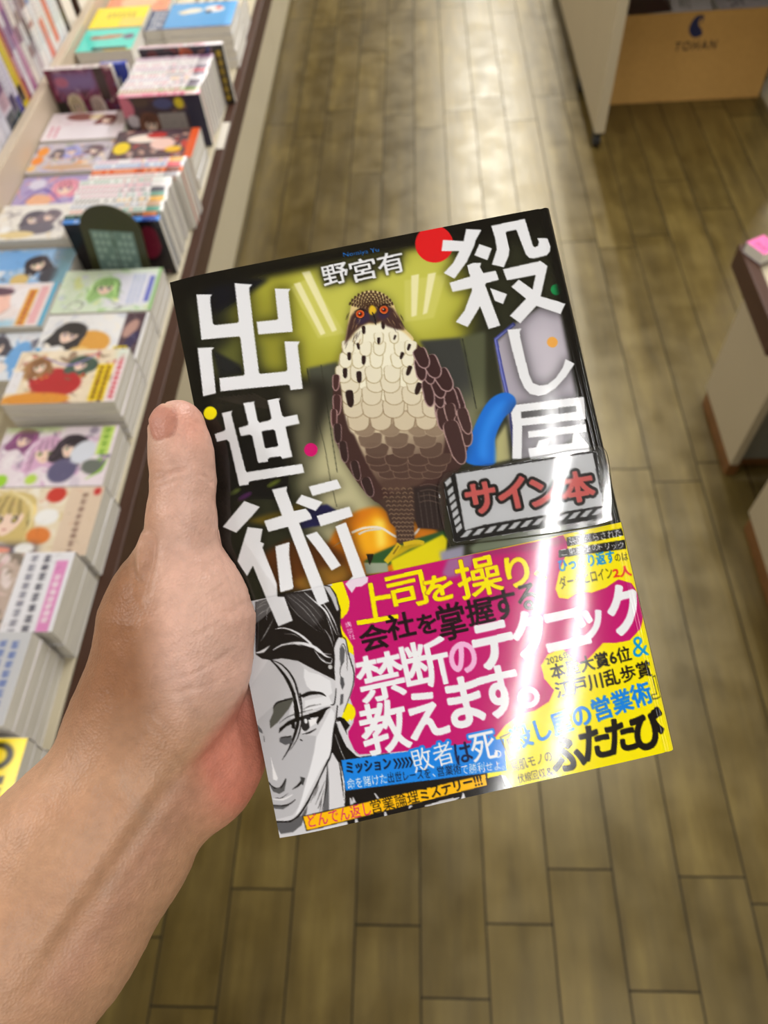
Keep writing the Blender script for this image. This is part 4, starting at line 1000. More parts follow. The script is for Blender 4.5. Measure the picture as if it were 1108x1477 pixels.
# the book is not inside the hand: flesh ends where the cover begins
ax = [(glo[i] + VX * np.arange(gn[i])).astype(np.float32) for i in range(3)]
o_ = _M[:, 2] * 1000
for i0 in range(0, gn[0], 40):
    x = ax[0][i0:i0+40, None, None] - o_[0]; y = ax[1][None, :, None] - o_[1]; z = ax[2][None, None, :] - o_[2]
    u = x*_r1[0] + y*_r1[1] + z*_r1[2]; v = x*_r2[0] + y*_r2[1] + z*_r2[2]; w = x*_r3[0] + y*_r3[1] + z*_r3[2]
    zc = cover_z(u)
    bd_ = np.maximum(np.maximum(np.maximum(-u - 0.85, u - 133.9), np.maximum(-v - 0.7, v - 188.7)), np.maximum(-zc - 0.95 - w, w - 18.8))
    F[i0:i0+40] = np.maximum(F[i0:i0+40], -bd_)
def surface_nets(F):
    S = F < 0
    nx, ny, nz = F.shape
    cnt = np.zeros((nx-1, ny-1, nz-1), np.int8)
    for dx in (0, 1):
        for dy in (0, 1):
            for dz in (0, 1): cnt += S[dx:nx-1+dx, dy:ny-1+dy, dz:nz-1+dz]
    act = (cnt > 0) & (cnt < 8)
    idx = np.argwhere(act); ids = np.full(act.shape, -1, np.int32); ids[act] = np.arange(len(idx))
    acc = np.zeros((len(idx), 3)); num = np.zeros(len(idx))
    I, J, Kk = idx.T
    cor = [(a, b, c) for a in (0, 1) for b in (0, 1) for c in (0, 1)]
    for p in cor:
        for axn in range(3):
            if p[axn]: continue
            q = list(p); q[axn] = 1
            f0 = F[I+p[0], J+p[1], Kk+p[2]]; f1 = F[I+q[0], J+q[1], Kk+q[2]]
            m = (f0 < 0) != (f1 < 0)
            t = np.where(m, f0 / np.where(f0 == f1, 1, f0 - f1), 0)
            pos = np.tile(np.array(p, float), (len(idx), 1)); pos[:, axn] += t
            acc[m] += pos[m]; num[m] += 1
    V = idx + acc / num[:, None]
    quads = []
    for axn in range(3):
        a1, a2 = (axn + 1) % 3, (axn + 2) % 3
        sl0 = [slice(None)] * 3; sl1 = [slice(None)] * 3
        sl0[axn] = slice(0, -1); sl1[axn] = slice(1, None)
        ch_ = S[tuple(sl0)] != S[tuple(sl1)]
        e = np.argwhere(ch_)
        e = e[(e[:, a1] > 0) & (e[:, a2] > 0) & (e[:, a1] < F.shape[a1] - 1) & (e[:, a2] < F.shape[a2] - 1)]
        def cid(o1, o2):
            k = e.copy(); k[:, a1] -= o1; k[:, a2] -= o2; return ids[k[:, 0], k[:, 1], k[:, 2]]
        q = np.stack([cid(1, 1), cid(0, 1), cid(0, 0), cid(1, 0)], 1)
        flip = ~S[tuple(sl0)][e[:, 0], e[:, 1], e[:, 2]]
        q[flip] = q[flip][:, ::-1]
        quads.append(q)
    return V, np.concatenate(quads)
HV, HQ = surface_nets(F)
HV = HV * VX + glo
del F
# relax the voxel steps
e1 = np.concatenate([HQ[:, [0, 1]], HQ[:, [1, 2]], HQ[:, [2, 3]], HQ[:, [3, 0]]])
def vnormals(V, Q):
    n = np.cross(V[Q[:, 2]] - V[Q[:, 0]], V[Q[:, 3]] - V[Q[:, 1]])
    N = np.zeros_like(V)
    for i in range(4):
        for c in range(3): N[:, c] += np.bincount(Q[:, i], n[:, c], len(V))
    return N / np.maximum(np.linalg.norm(N, axis=1, keepdims=True), 1e-9)
deg = np.bincount(e1[:, 0], minlength=len(HV))[:, None]
def relax(V, lam):
    s = np.stack([np.bincount(e1[:, 0], V[e1[:, 1], c], len(V)) for c in range(3)], 1)
    return V + lam * (s / deg - V)
for _ in range(5): HV = relax(HV, .55); HV = relax(HV, -.5)
HN = vnormals(HV, HQ)
if (HN[:, 2] * (HV[:, 2] - HV[:, 2].mean())).sum() < 0: HQ = HQ[:, ::-1]; HN = -HN
px = HV[:, 0] / HV[:, 2] * FPX + PC[0]; py = HV[:, 1] / HV[:, 2] * FPX + PC[1]
facing = np.clip(-HN[:, 2] * 2.5, 0, 1)
def seg_dist(pts, along=False):
    P = spl(pts, False, 10); best = np.full(len(px), 1e9); tt = np.zeros(len(px)); n = len(P) - 1
    for i, (a, b) in enumerate(zip(P[:-1], P[1:])):
        d = b - a; t = np.clip(((px - a[0]) * d[0] + (py - a[1]) * d[1]) / max(d @ d, 1e-9), 0, 1)
        dd = np.hypot(px - a[0] - t * d[0], py - a[1] - t * d[1]); m = dd < best
        best[m] = dd[m]; tt[m] = (i + t[m]) / n
    return (best, tt) if along else best
disp = np.zeros(len(px))
def crease(pts, depth, w):                   # a fold that fades out at both ends
    global disp
    d, t = seg_dist(pts, True)
    disp -= depth * np.exp(-(d / w) ** 2) * facing * np.clip(np.minimum(t, 1 - t) * 4 + .12, 0, 1)
# thumb joint folds
crease([(221,695),(236,688),(252,680),(272,677)], .75, 3.2); crease([(222,684),(235,681),(246,683)], .45, 2.5); crease([(226,702),(243,697),(262,690)], .35, 2.8); crease([(226,676),(240,671),(256,668)], .25, 2.4)
crease([(285,682),(300,690),(308,700)], .3, 3)
# folds at the thumb's base
crease([(222,762),(219,788),(216,812),(208,842),(202,870)], .95, 8); crease([(219,775),(217,800),(212,824)], .4, 3.5); crease([(193,800),(194,826),(202,850)], .35, 4); crease([(192,796),(184,818),(180,846)], .25, 7)
disp += .8 * np.exp(-(seg_dist([(210,772),(203,795),(203,825)]) / 6) ** 2) * facing
# palm lines, edge of the thumb ball, wrist lines
crease([(358,992),(346,1030),(318,1075),(290,1102),(262,1108)], .8, 8); crease([(205,1036),(232,1062),(258,1092),(268,1108)], .22, 4); crease([(214,1022),(240,1046),(266,1070)], .14, 3); crease([(196,1052),(226,1082),(250,1112)], .14, 4)
crease([(250,982),(300,962),(348,930)], .22, 3); crease([(240,1000),(296,990),(350,960)], .18, 3); crease([(318,792),(330,830),(345,880)], .2, 3); crease([(290,800),(318,850),(330,900)], .16, 3); crease([(262,925),(310,902),(352,872)], .15, 3)
crease([(262,1112),(240,1142),(205,1195),(162,1262),(94,1357),(30,1460)], .85, 17); crease([(268,1150),(240,1196),(205,1246),(160,1300)], .25, 8)
disp += .5 * np.exp(-(seg_dist([(222,1132),(180,1190),(130,1262),(60,1360)]) / 16) ** 2) * facing
crease([(140,1130),(152,1152),(172,1164)], .35, 12)
rw = np.random.default_rng(21)
for k in range(26):
    x0 = rw.uniform(215, 320); y0 = rw.uniform(850, 1030); ln = rw.uniform(20, 50)
    crease([(x0, y0), (x0 + ln * .5, y0 - ln * .26), (x0 + ln, y0 - ln * .6)], rw.uniform(.04, .1), 2.4)
for k in range(16):
    x0 = rw.uniform(120, 205); y0 = rw.uniform(860, 1120); ln = rw.uniform(12, 34)
    crease([(x0, y0), (x0 + ln * .5, y0 + ln * .5), (x0 + ln, y0 + ln * .8)], rw.uniform(.04, .1), 2.4)
disp += .5 * np.exp(-(((px - 70) / 60) ** 2 + ((py - 1180) / 60) ** 2)) * facing
# thumbnail: a plate set into the side of the tip
nailp = spl([(214,586),(226,580),(246,585),(255,597),(255,612),(251,626),(238,632),(223,634),(216,618)], True, 6)
cn = Canvas(120, 140, 3, (0, 0, 0)); cn.poly(nailp - [180, 550], (1, 1, 1)); soft = cn.a.copy(); cs_ = Canvas.__new__(Canvas); cs_.a = gblur(cn.a, 3); cs_.res = 3; cs_.H, cs_.W = cn.H, cn.W
inb = (px > 181) & (px < 299) & (py > 551) & (py < 689) & (HN[:, 2] < 0.25)
nail = np.zeros(len(px)); nail[inb] = cs_.sample(px[inb] - 180, py[inb] - 550)[:, 0]
rim = np.exp(-((nail - .45) / .25) ** 2) * (nail > .02)
disp += nail * .12 - rim * .42
rs = np.random.default_rng(3)
def vnoise(scale, seed):                     # smooth value noise over the surface
    r = np.random.default_rng(seed).random((64, 64, 64)).astype(np.float32)
    q = HV / scale; i = np.floor(q).astype(int); f = q - i; f = f * f * (3 - 2 * f); out = 0
    for a in (0, 1):
        for b in (0, 1):
            for c in (0, 1):
                w = (f[:, 0] if a else 1-f[:, 0]) * (f[:, 1] if b else 1-f[:, 1]) * (f[:, 2] if c else 1-f[:, 2])
                out = out + w * r[(i[:, 0]+a) % 64, (i[:, 1]+b) % 64, (i[:, 2]+c) % 64]
    return out - .5
disp += .35 * vnoise(9, 1) + .18 * vnoise(3.2, 2) + .10 * vnoise(1.7, 9)
disp *= 1.45
HV2 = HV + HN * disp[:, None]
# skin colour: tanned forearm, pink palm, red heel, nail, painted shade on the left
tan = np.array(lin((186, 143, 113))); palm = np.array(lin((212, 170, 153))); red = np.array(lin((204, 118, 102))); nailc = np.array(lin((186, 128, 110))); pale = np.array(lin((234, 196, 178)))
side = np.clip((px * .62 + py * -.30 + 130) / 60, 0, 1)
wr = np.clip((1095 - py) / 120, 0, 1) * np.clip((px - 165) / 90, 0, 1)
pal = (wr * wr * (3 - 2 * wr))[:, None]
col = tan * (1 - pal) + palm * pal
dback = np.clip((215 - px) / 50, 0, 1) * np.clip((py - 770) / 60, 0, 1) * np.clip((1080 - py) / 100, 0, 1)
back_tan_shade = .95 * np.clip((232 - px + (py - 800) * .10) / 55, 0, 1) * np.clip((py - 745) / 70, 0, 1) * np.clip((1130 - py) / 130, 0, 1)  # tanned back of the hand, with the shade on its left side painted in
col = col * (1 - back_tan_shade[:, None]) + np.array(lin((140, 94, 62))) * back_tan_shade[:, None]
thumb_shade = .5 * np.clip((240 - px) / 22, 0, 1) * np.clip((py - 640) / 30, 0, 1) * np.clip((790 - py) / 40, 0, 1)  # shade down the thumb's left side, put into the skin colour
col = col * (1 - thumb_shade[:, None]) + np.array(lin((176, 124, 94))) * thumb_shade[:, None]
hr = (np.exp(-np.maximum(((px - 345) / 58) ** 2 + ((py - 1085) / 90) ** 2 - .6, 0)) * np.clip((py - 1040 + (px - 310) * 1.25) / 30, 0, 1))[:, None] * .72
col = col * (1 - hr) + red * hr
tp = np.exp(-(((px - 275) / 34) ** 2 + ((py - 610) / 38) ** 2))[:, None] * .5
col = col * (1 - tp) + np.array(lin((226, 150, 130))) * tp
nm = np.clip(nail * 1.3, 0, 1)[:, None]; col = col * (1 - nm) + nailc * nm
edge_ = np.clip(nail, 0, 1) * np.exp(-(seg_dist([(213,590),(226,580),(246,585)]) / 4) ** 2); col = col * (1 - .6 * edge_[:, None]) + np.array(lin((226, 190, 165))) * .6 * edge_[:, None]
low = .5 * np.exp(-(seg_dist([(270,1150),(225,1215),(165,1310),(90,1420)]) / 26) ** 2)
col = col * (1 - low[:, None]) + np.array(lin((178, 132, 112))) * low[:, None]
vein = np.exp(-(seg_dist([(330,935),(300,955),(285,985),(262,1010)]) / 9) ** 2) * .10 + np.exp(-(seg_dist([(215,1180),(190,1150),(175,1120)]) / 8) ** 2) * .14 + np.exp(-(seg_dist([(262,1130),(200,1215),(150,1290)]) / 9) ** 2) * .10
col = col * (1 - vein[:, None]) + np.array(lin((150, 140, 130))) * vein[:, None]
mott = 1 + .12 * vnoise(5, 4) + .16 * vnoise(1.6, 5) + .08 * vnoise(14, 6)
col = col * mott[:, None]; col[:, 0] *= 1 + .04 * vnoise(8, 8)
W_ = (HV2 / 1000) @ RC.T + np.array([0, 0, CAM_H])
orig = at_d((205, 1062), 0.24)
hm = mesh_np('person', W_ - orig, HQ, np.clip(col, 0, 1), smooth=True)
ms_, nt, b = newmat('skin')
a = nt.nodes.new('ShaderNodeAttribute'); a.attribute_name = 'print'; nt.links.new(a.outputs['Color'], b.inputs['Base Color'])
b.inputs['Roughness'].default_value = 0.44; b.inputs['Specular IOR Level'].default_value = 0.42
b.inputs['Subsurface Weight'].default_value = 0.06; b.inputs['Subsurface Radius'].default_value = (0.004, 0.0016, 0.0008); b.inputs['Subsurface Scale'].default_value = 0.6
tcn = nt.nodes.new('ShaderNodeTexCoord'); vo = nt.nodes.new('ShaderNodeTexVoronoi'); vo.inputs['Scale'].default_value = 1100
nt.links.new(tcn.outputs['Object'], vo.inputs['Vector'])
bp = nt.nodes.new('ShaderNodeBump'); bp.inputs['Strength'].default_value = 0.5; bp.inputs['Distance'].default_value = 0.00028
nt.links.new(vo.outputs['Distance'], bp.inputs['Height']); nt.links.new(bp.outputs['Normal'], b.inputs['Normal'])
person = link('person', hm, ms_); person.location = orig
tag(person, "person's bare left forearm and hand gripping the novel by its left edge", 'person')
# ---------------------------------------------------------------- comics and magazines on the left
ORD = ['first', 'second', 'third', 'fourth', 'fifth', 'sixth', 'seventh', 'eighth', 'ninth', 'tenth', 'eleventh', 'twelfth', 'thirteenth', 'fourteenth']
SKIN = (248, 218, 200); INKC = (52, 46, 56)
def cover_art(seed, bg, pal, ops, busy=80, w=17.4, h=11.2):
    """a printed comic cover: ground, loose drawing in the palette, then the given shapes (s,t in 0..1, t=1 towards the viewer)"""
    r = np.random.default_rng(seed); c = Canvas(w, h, 20, bg); S = np.array([w, h])
    for k in range(busy):
        x, y = r.random(2) * S; cc = pal[r.integers(len(pal))]; a = r.uniform(0, 3.14)
        if k % 3 == 0: c.ell(x, y, r.uniform(.4, 1.7), r.uniform(.2, .8), cc, a, alpha=r.uniform(.5, .95), blur=.06)
        else:
            d = np.array([math.cos(a), math.sin(a)]) * r.uniform(.8, 3.0); n = np.array([-d[1], d[0]]) * r.uniform(-.5, .5)
            c.stroke(spl([(x, y), np.array([x, y]) + d * .5 + n, np.array([x, y]) + d], False), r.uniform(.1, .5), cc, alpha=.85, taper=(.2, .2))
    for o in ops:
        k = o[0]
        if k == 'e': c.ell(o[1]*w, o[2]*h, o[3]*w, o[4]*h, o[6], o[5], blur=.08)
        elif k == 'r': c.poly([(o[1]*w,o[2]*h),(o[3]*w,o[2]*h),(o[3]*w,o[4]*h),(o[1]*w,o[4]*h)], o[5])
        elif k == 'g': c.poly([(o[1]*w,o[2]*h),(o[3]*w,o[2]*h),(o[3]*w,o[4]*h),(o[1]*w,o[4]*h)], o[5], blur=.5)
        elif k == 'h':                      # a drawn head: hair mass, face, locks falling beside it
            x, y, R, hc = o[1]*w, o[2]*h, o[3]*w, o[4]; hc = np.array(hc, float); th = r.uniform(-.5, .5)
            cs, sn = math.cos(th), math.sin(th)
            def q(a, b): return (x + R*(a*cs - b*sn), y + R*(a*sn + b*cs))
            def pg(pts, cc, **kk): c.poly(spl([q(*p) for p in pts], True, 6), cc, **kk)
            pg([(-1.1,.2),(-.9,-.8),(0,-1.15),(.9,-.8),(1.1,.2),(1.25,1.3),(.8,1.6),(0,1.2),(-.8,1.6),(-1.3,1.2)], tuple(hc), blur=.05)
            pg([(-.62,-.2),(-.5,.5),(0,.95),(.5,.5),(.62,-.2),(0,-.5)], SKIN)
            for j in range(12):
                sd = -1 if j % 2 else 1; d = r.uniform(.62, 1.2); cc = tuple(np.clip(hc * r.choice([.65, .82, 1.2, 1.35]), 0, 255))
                c.stroke(spl([q(sd*.1, -1.05), q(sd*d*.9, -.4), q(sd*d, .4), q(sd*(d + r.uniform(-.1, .5)), r.uniform(.9, 2.0))], False), R*.09, cc, taper=(.4, .1))
            for j in range(7):
                a_ = -.6 + j*.2; pg([(a_*.6, -.95), (a_ - .12, -.3), (a_ + .02, r.uniform(-.05, .2)), (a_ + .14, -.35)], tuple(hc * (.8 if j % 2 else 1.0)))
            ic = tuple(r.integers(40, 200, 3))
            for e in (-.3, .3):
                c.ell(*q(e, .2), R*.13, R*.17, INKC, th); c.ell(*q(e, .24), R*.08, R*.1, ic, th); c.ell(*q(e - .05, .13), R*.04, R*.04, (255,255,255))
            c.stroke([q(-.08, .66), q(.08, .66)], R*.06, (190, 90, 90))
            for j in range(6): c.ell(*q(r.uniform(-1.3, 1.3), r.uniform(1.3, 2.2)), R*r.uniform(.1, .4), R*r.uniform(.06, .2), pal[r.integers(len(pal))], r.uniform(0, 3))
        elif k == 't':                      # columns of small print
            x0, y0, x1, y1 = o[1]*w, o[2]*h, o[3]*w, o[4]*h; n = o[6]; st = (x1 - x0) / n
            for i in range(n):
                y = y0
                while y < y1:
                    hh = st * r.uniform(.55, .9)
                    for q in range(3):
                        c.stroke([(x0 + st*(i + .2), y + hh*(.2 + .28*q)), (x0 + st*(i + .8), y + hh*(.15 + .3*q))], st*.14, o[5])
                    c.stroke([(x0 + st*(i + r.uniform(.35, .6)), y + hh*.05), (x0 + st*(i + .5), y + hh*.95)], st*.14, o[5]); y += hh * 1.15
        elif k == 's': c.stroke(spl([(a*w, b*h) for a, b in o[1]], False), o[2], o[3], taper=(.3, .2))
    for k in range(busy):
        x, y = r.random(2) * S; cc = pal[r.integers(len(pal))]; a = r.uniform(0, 3.14); d = np.array([math.cos(a), math.sin(a)]) * r.uniform(.2, .9)
        c.stroke([(x, y), np.array([x, y]) + d], r.uniform(.06, .22), tuple(np.array(cc) * r.choice([.45, .8, 1.0])), alpha=.75, taper=(.3, .3))
    return c
def art_u(c):                                # view of a canvas as a sampler in 0..1
    return lambda u, v: c.sample(u * c.W / c.res, v * c.H / c.res, 2)
def flat_art(col): return lambda u, v: np.broadcast_to(np.array(col, float), u.shape + (3,))
def spine_art(seed, base, inks):
    r = np.random.default_rng(seed); c = Canvas(17.4, 1.6, 20, base); x = .4
    if r.random() < .7: c.poly([(14.2, 0), (16.8, 0), (16.8, 1.6), (14.2, 1.6)], inks[-1], alpha=.8)
    while x < 13.4:
        if r.random() < .82:
            ik = inks[0] if x < 8 else inks[r.integers(len(inks))]
            for q in range(4): c.stroke([(x + .1*q, .35 + .2*q), (x + .55, .3 + .28*q)], .13, ik)
            c.stroke([(x + .3, .3), (x + .3, 1.3)], .13, ik)
        x += .78 if x < 8 else .5
    return c
def book_mesh(L, W, T, front, spine, back, nx=58, ny=38):
    xs_ = np.linspace(-L/2, L/2, nx); fy = np.linspace(-W/2, W/2 - .0012, ny)
    V = []; Q = []; Cc = []
    U, Y = np.meshgrid(np.linspace(0, 1, nx), fy)
    fc = front(U, 1 - (Y + W/2) / W); Xg = np.tile(xs_, (ny, 1))
    rowsY = list(fy); rowsZ = [T] * ny
    prof = [(W/2 - .0004, T - .0004), (W/2, T - .0014), (W/2 + .0003, T*.75), (W/2 + .0004, T*.5), (W/2 + .0003, T*.25), (W/2, .0014), (W/2 - .0004, .0004), (W/2 - .0012, 0)]
    sc = [np.asarray(spine(np.linspace(0, 1, nx)[None, :], np.full((1, nx), (T - z) / T)))[0] for y, z in prof]
    bk = [(-W/2, 0.0)]
    YY = np.concatenate([fy, [p[0] for p in prof], [-W/2]]); ZZ = np.concatenate([np.full(ny, T), [p[1] for p in prof], [0.0]])
    n = len(YY); V = np.stack([np.tile(xs_, (n, 1)), np.tile(YY[:, None], (1, nx)), np.tile(ZZ[:, None], (1, nx))], -1).reshape(-1, 3)
    col = np.concatenate([np.asarray(fc).reshape(-1, 3), np.concatenate(sc), np.tile(np.array(back, float), (nx, 1))])
    i = np.arange(n * nx).reshape(n, nx)
    Q = np.stack([i[:-1, :-1], i[:-1, 1:], i[1:, 1:], i[1:, :-1]], -1).reshape(-1, 4)
    return mesh_np('cover', V, Q, lin(col) * .9)
_pg = {}
def page_mesh(L, W, T):
    k = (round(L, 4), round(W, 4), round(T, 4))
    if k not in _pg:
        m = MB(); m.box((-L/2 + .0008, -W/2 + .0008, .0004), (L/2 - .0008, W/2 - .0009, T - .0004))
        me = bpy.data.meshes.new('pages'); me.from_pydata(m.v, [], m.f); me.update(); me.materials.append(M['pages']); _pg[k] = me
    return _pg[k]
Mb = M['print_gloss']
def make_book(name, label, cat, group, cmesh, L, W, T, mat):
    o = empty(name); o.matrix_world = mat
    if not len(cmesh.materials): cmesh.materials.append(Mb)
    c = bpy.data.objects.new('cover', cmesh); COL.objects.link(c); c.parent = o
    p = bpy.data.objects.new('page_block', page_mesh(L, W, T)); COL.objects.link(p); p.parent = o
    return tag(o, label, cat, group)
def T3(x, y, z, rz=0.0, rx=0.0): return Matrix.Translation((x, y, z)) @ Matrix.Rotation(rz, 4, 'Z') @ Matrix.Rotation(rx, 4, 'X')
rb = np.random.default_rng(11)
PALE = [(236,236,240),(226,220,216),(240,232,236),(214,222,232),(232,238,226)]
def stack(what, x, y, ztop, art, n, L=.174, W=.112, rz=0.0, group=None, spine=(236,232,232), z0=TZ, name='comic_book', cat='book'):
    base = TZ + 0.0002
    T = (ztop - base) / n - .0003
    for k in range(n):
        z = base + k * (T + .0003); top = k == n - 1
        jx, jy, jr = (0, 0, rz) if top else (rb.uniform(-.0012, .0012), rb.uniform(-.0012, .0012), rz + rb.uniform(-.012, .012))
        me = book_mesh(L, W, T, art_u(art) if top else flat_art(PALE[k % 5]), flat_art(spine), spine, *((116, 76) if top else (4, 3)))
        left = n - 1 - k
        lab = f'{what}, top of its stack' if top else f'{ORD[left - 1]} book beneath the {what}'
        make_book(name, lab, cat, group or 'comics lying in stacks on the display table', me, L, W, T, T3(x + jx, y + jy, z, jr))
xf, xr = -.548, -.7255
A = cover_art
stack('pale green comic with a green-haired girl', xf, 1.012, .657, A(1, (222,238,214), [(168,212,140),(240,246,236),(200,226,190),(214,220,240),(226,236,150)],
      [('g',.5,.1,.95,.9,(232,232,246)),('h',.47,.42,.13,(160,204,128)),('r',.9,.2,.95,.8,(120,126,206)),('t',.72,.15,.86,.8,(176,190,226),3),('s',[(.12,.95),(.2,.75),(.3,.8),(.26,.95),(.16,.92)],.16,INKC),('s',[(.55,.75),(.7,.9),(.62,.95),(.78,.85)],.16,INKC),('r',.97,.0,1,1,(150,200,130))]), 3)
stack('white comic with a black-haired boy in orange', xf, .897, .656, A(2, (240,240,242), [(224,226,236),(246,240,230),(210,214,226)],
      [('e',.5,.62,.2,.25,.2,(226,164,70)),('h',.28,.42,.14,(38,34,38)),('e',.42,.8,.1,.1,0,(240,200,120)),('r',.78,.0,.97,1,(86,66,76)),('e',.86,.35,.06,.2,.3,(190,150,140)),('e',.9,.6,.05,.2,.3,(60,52,90)),('r',.74,.72,.88,1,(240,214,20)),('t',.75,.74,.87,.98,(80,60,20),2),('r',.66,.86,.74,.98,(120,190,240)),('r',0,.7,.05,1,(80,170,226))]), 3)
stack('comic with figures in red and a yellow strip', xf, .783, .682, A(3, (238,222,196), [(206,60,50),(150,40,40),(240,200,160),(250,236,214),(120,90,70),(222,150,60)],
      [('e',.42,.62,.24,.26,.2,(186,34,40)),('e',.2,.35,.12,.22,.4,(176,134,88)),('h',.22,.3,.09,(150,104,66)),('e',.62,.3,.14,.16,.2,(58,84,74)),('h',.6,.28,.09,(70,92,80)),('s',[(.2,.1),(.5,.3),(.75,.05)],.35,(150,130,200)),('e',.3,.92,.3,.12,0,(226,150,50)),('r',.76,.3,.9,.98,(246,214,16)),('t',.77,.33,.89,.95,(90,40,30),2),('r',.91,0,1,1,(240,226,230)),('t',.92,.1,.99,.95,(214,60,80),1),('r',.0,.4,.1,.8,(236,234,240)),('g',.9,0,1,.2,(220,236,220))]), 5)
stack('comic with pink and black-haired girls and lime blots', xf, .655, .648, A(4, (238,226,236), [(220,180,214),(246,240,246),(190,160,190),(206,196,214),(120,110,140)],
      [('h',.2,.2,.1,(140,80,130)),('h',.42,.42,.14,(222,176,212)),('h',.64,.36,.12,(52,42,54)),('e',.62,.75,.12,.2,.3,(96,92,128)),('e',.75,.45,.1,.2,.3,(220,226,240)),('e',.12,.9,.06,.1,0,(160,216,50)),('e',.38,.88,.05,.08,0,(190,224,90)),('r',.86,.02,.97,.5,(206,232,120)),('t',.87,.04,.96,.6,(120,170,60),1),('e',.87,.7,.1,.12,.4,(110,116,110)),('s',[(.84,.9),(.95,.75),(.98,.55)],.35,(150,210,50)),('g',.0,.0,.5,.06,(140,190,60))]), 2)
stack('beige comic with a blonde girl and red flowers', xf + .009, .5365, .655, A(5, (236,222,196), [(222,200,140),(246,240,226),(206,180,120),(226,120,90),(240,226,214)],
      [('h',.28,.42,.2,(214,190,122)),('s',[(.1,.05),(.4,.2),(.52,.7)],.9,(222,202,140)),('s',[(.2,.02),(.45,.3),(.48,.8)],.5,(240,224,170)),('e',.62,.12,.08,.12,0,(206,60,50)),('e',.6,.45,.1,.12,0,(246,246,246)),('e',.58,.72,.1,.12,.3,(226,130,60)),('e',.02,.4,.04,.08,0,(206,60,60)),('g',.0,.84,.6,1,(70,66,86)),('e',.3,.92,.1,.05,0,(240,160,140)),('e',.5,.9,.08,.08,0,(246,246,246)),('r',.72,.0,1,1,(228,206,184)),('t',.82,.1,.9,.95,(150,122,110),1),('e',.95,.08,.03,.06,0,(206,60,60))]), 2)
stack('comic with a white and pink strip along its front end', xf + .006, .418, .675, A(6, (196,176,164), [(206,150,160),(226,200,196),(150,136,120),(120,110,100),(240,226,226)],
      [('s',[(.1,.1),(.4,.3),(.2,.9)],.25,(226,150,170)),('s',[(.5,.05),(.4,.5),(.6,.95)],.25,(226,150,170)),('e',.2,.7,.12,.2,.3,(140,120,100)),('h',.3,.35,.1,(176,150,130)),('r',.62,.0,1,1,(238,238,246)),('t',.66,.04,.75,.98,(140,140,156),1),('t',.76,.04,.85,.98,(90,90,104),1),('r',.88,.12,.97,1,(232,150,206)),('t',.885,.3,.96,.9,(246,230,240),1)]), 2)
stack('yellow comic with a round black emblem at the table edge', xf + .021, .1765, .685, A(7, (250,222,14), [(246,214,10),(252,228,40)],
      [('e',.84,.18,.1,.13,0,(30,26,16)),('e',.84,.18,.06,.08,0,(250,222,14)),('t',.78,.36,.94,.95,(30,26,16),2),('t',.3,.1,.6,.9,(30,26,16),3)], busy=5), 4)
stack('sky blue comic with a dark-haired figure', xr, 1.094, .648, A(8, (150,190,232), [(120,170,230),(206,224,242),(240,240,244),(60,60,76),(226,190,170)],
      [('e',.3,.3,.3,.25,0,(120,176,236)),('h',.62,.4,.12,(60,54,60)),('e',.8,.7,.1,.2,.3,(66,66,76)),('e',.5,.8,.1,.15,.5,(220,190,120)),('g',.86,0,1,1,(120,170,190))]), 2)
stack('peach and white comic with an orange strip', xr, .980, .660, A(9, (240,228,228), [(246,206,196),(240,236,240),(206,170,190),(226,226,240)],
      [('e',.34,.45,.26,.32,.2,(250,200,186)),('e',.38,.18,.2,.1,.1,(96,64,84)),('s',[(.1,.7),(.4,.82),(.6,.6)],.2,(120,60,60)),('e',.7,.35,.14,.25,0,(244,238,242)),('r',.72,.15,.82,.98,(232,170,60)),('t',.73,.2,.81,.95,(180,70,40),1),('r',.84,.1,.92,.95,(236,180,186)),('g',.4,.86,.7,1,(150,206,236)),('r',.95,0,1,1,(90,170,206))]), 3)
stack('white and blue comic half out of the frame', xr - .002, .865, .650, A(10, (226,232,242), [(120,170,226),(240,240,246),(70,70,90),(200,190,200)], [('h',.6,.3,.12,(70,66,80)),('e',.85,.5,.1,.3,.2,(110,170,230)),('e',.7,.75,.1,.12,0,(240,230,226))]), 3)
stack('white comic with grey drawn hair beside the arch sign', xr, 1.214, .662, A(12, (240,236,230), [(206,200,200),(240,236,226),(120,110,120),(236,220,190)],
      [('h',.42,.4,.12,(96,88,100)),('h',.6,.35,.1,(120,106,116)),('e',.5,.7,.2,.16,0,(110,104,116)),('e',.3,.85,.2,.1,0,(236,214,160)),('e',.15,.7,.06,.1,0,(250,250,250))]), 3)
stack('violet comic with a pink-haired figure', xr, 1.330, .650, A(13, (176,160,206), [(150,130,196),(226,200,226),(236,160,160),(120,90,170)],
      [('h',.55,.38,.15,(232,150,170)),('e',.3,.75,.16,.18,.3,(240,180,140)),('s',[(.1,.9),(.3,.4),(.6,.9)],.7,(110,86,170)),('e',.2,.25,.1,.16,0,(220,216,236))]), 2)
stack('orange and lavender comic crowded with small figures', xr, 1.446, .656, A(14, (206,196,206), [(240,150,50),(176,170,226),(96,86,106),(240,220,200),(150,160,120)],
      [('e',.1,.3,.07,.16,0,(244,150,40)),('e',.08,.6,.07,.14,0,(244,140,36)),('h',.45,.3,.1,(160,160,220)),('h',.75,.3,.09,(120,90,100)),('h',.3,.35,.07,(90,80,90)),('e',.5,.85,.3,.1,0,(206,170,140)),('e',.05,.85,.05,.1,0,(240,190,110))]), 2)
stack('pinkish white comic with brown hair at its far end', xr, 1.560, .660, A(15, (240,226,232), [(246,238,240),(232,190,204),(226,206,214)],
      [('e',.4,.18,.2,.14,.1,(150,96,88)),('e',.62,.2,.12,.1,0,(240,220,180)),('h',.75,.3,.1,(120,70,66)),('g',.0,.5,.9,1,(244,236,242)),('t',.05,.5,.2,.9,(220,120,150),2)], busy=20), 3)
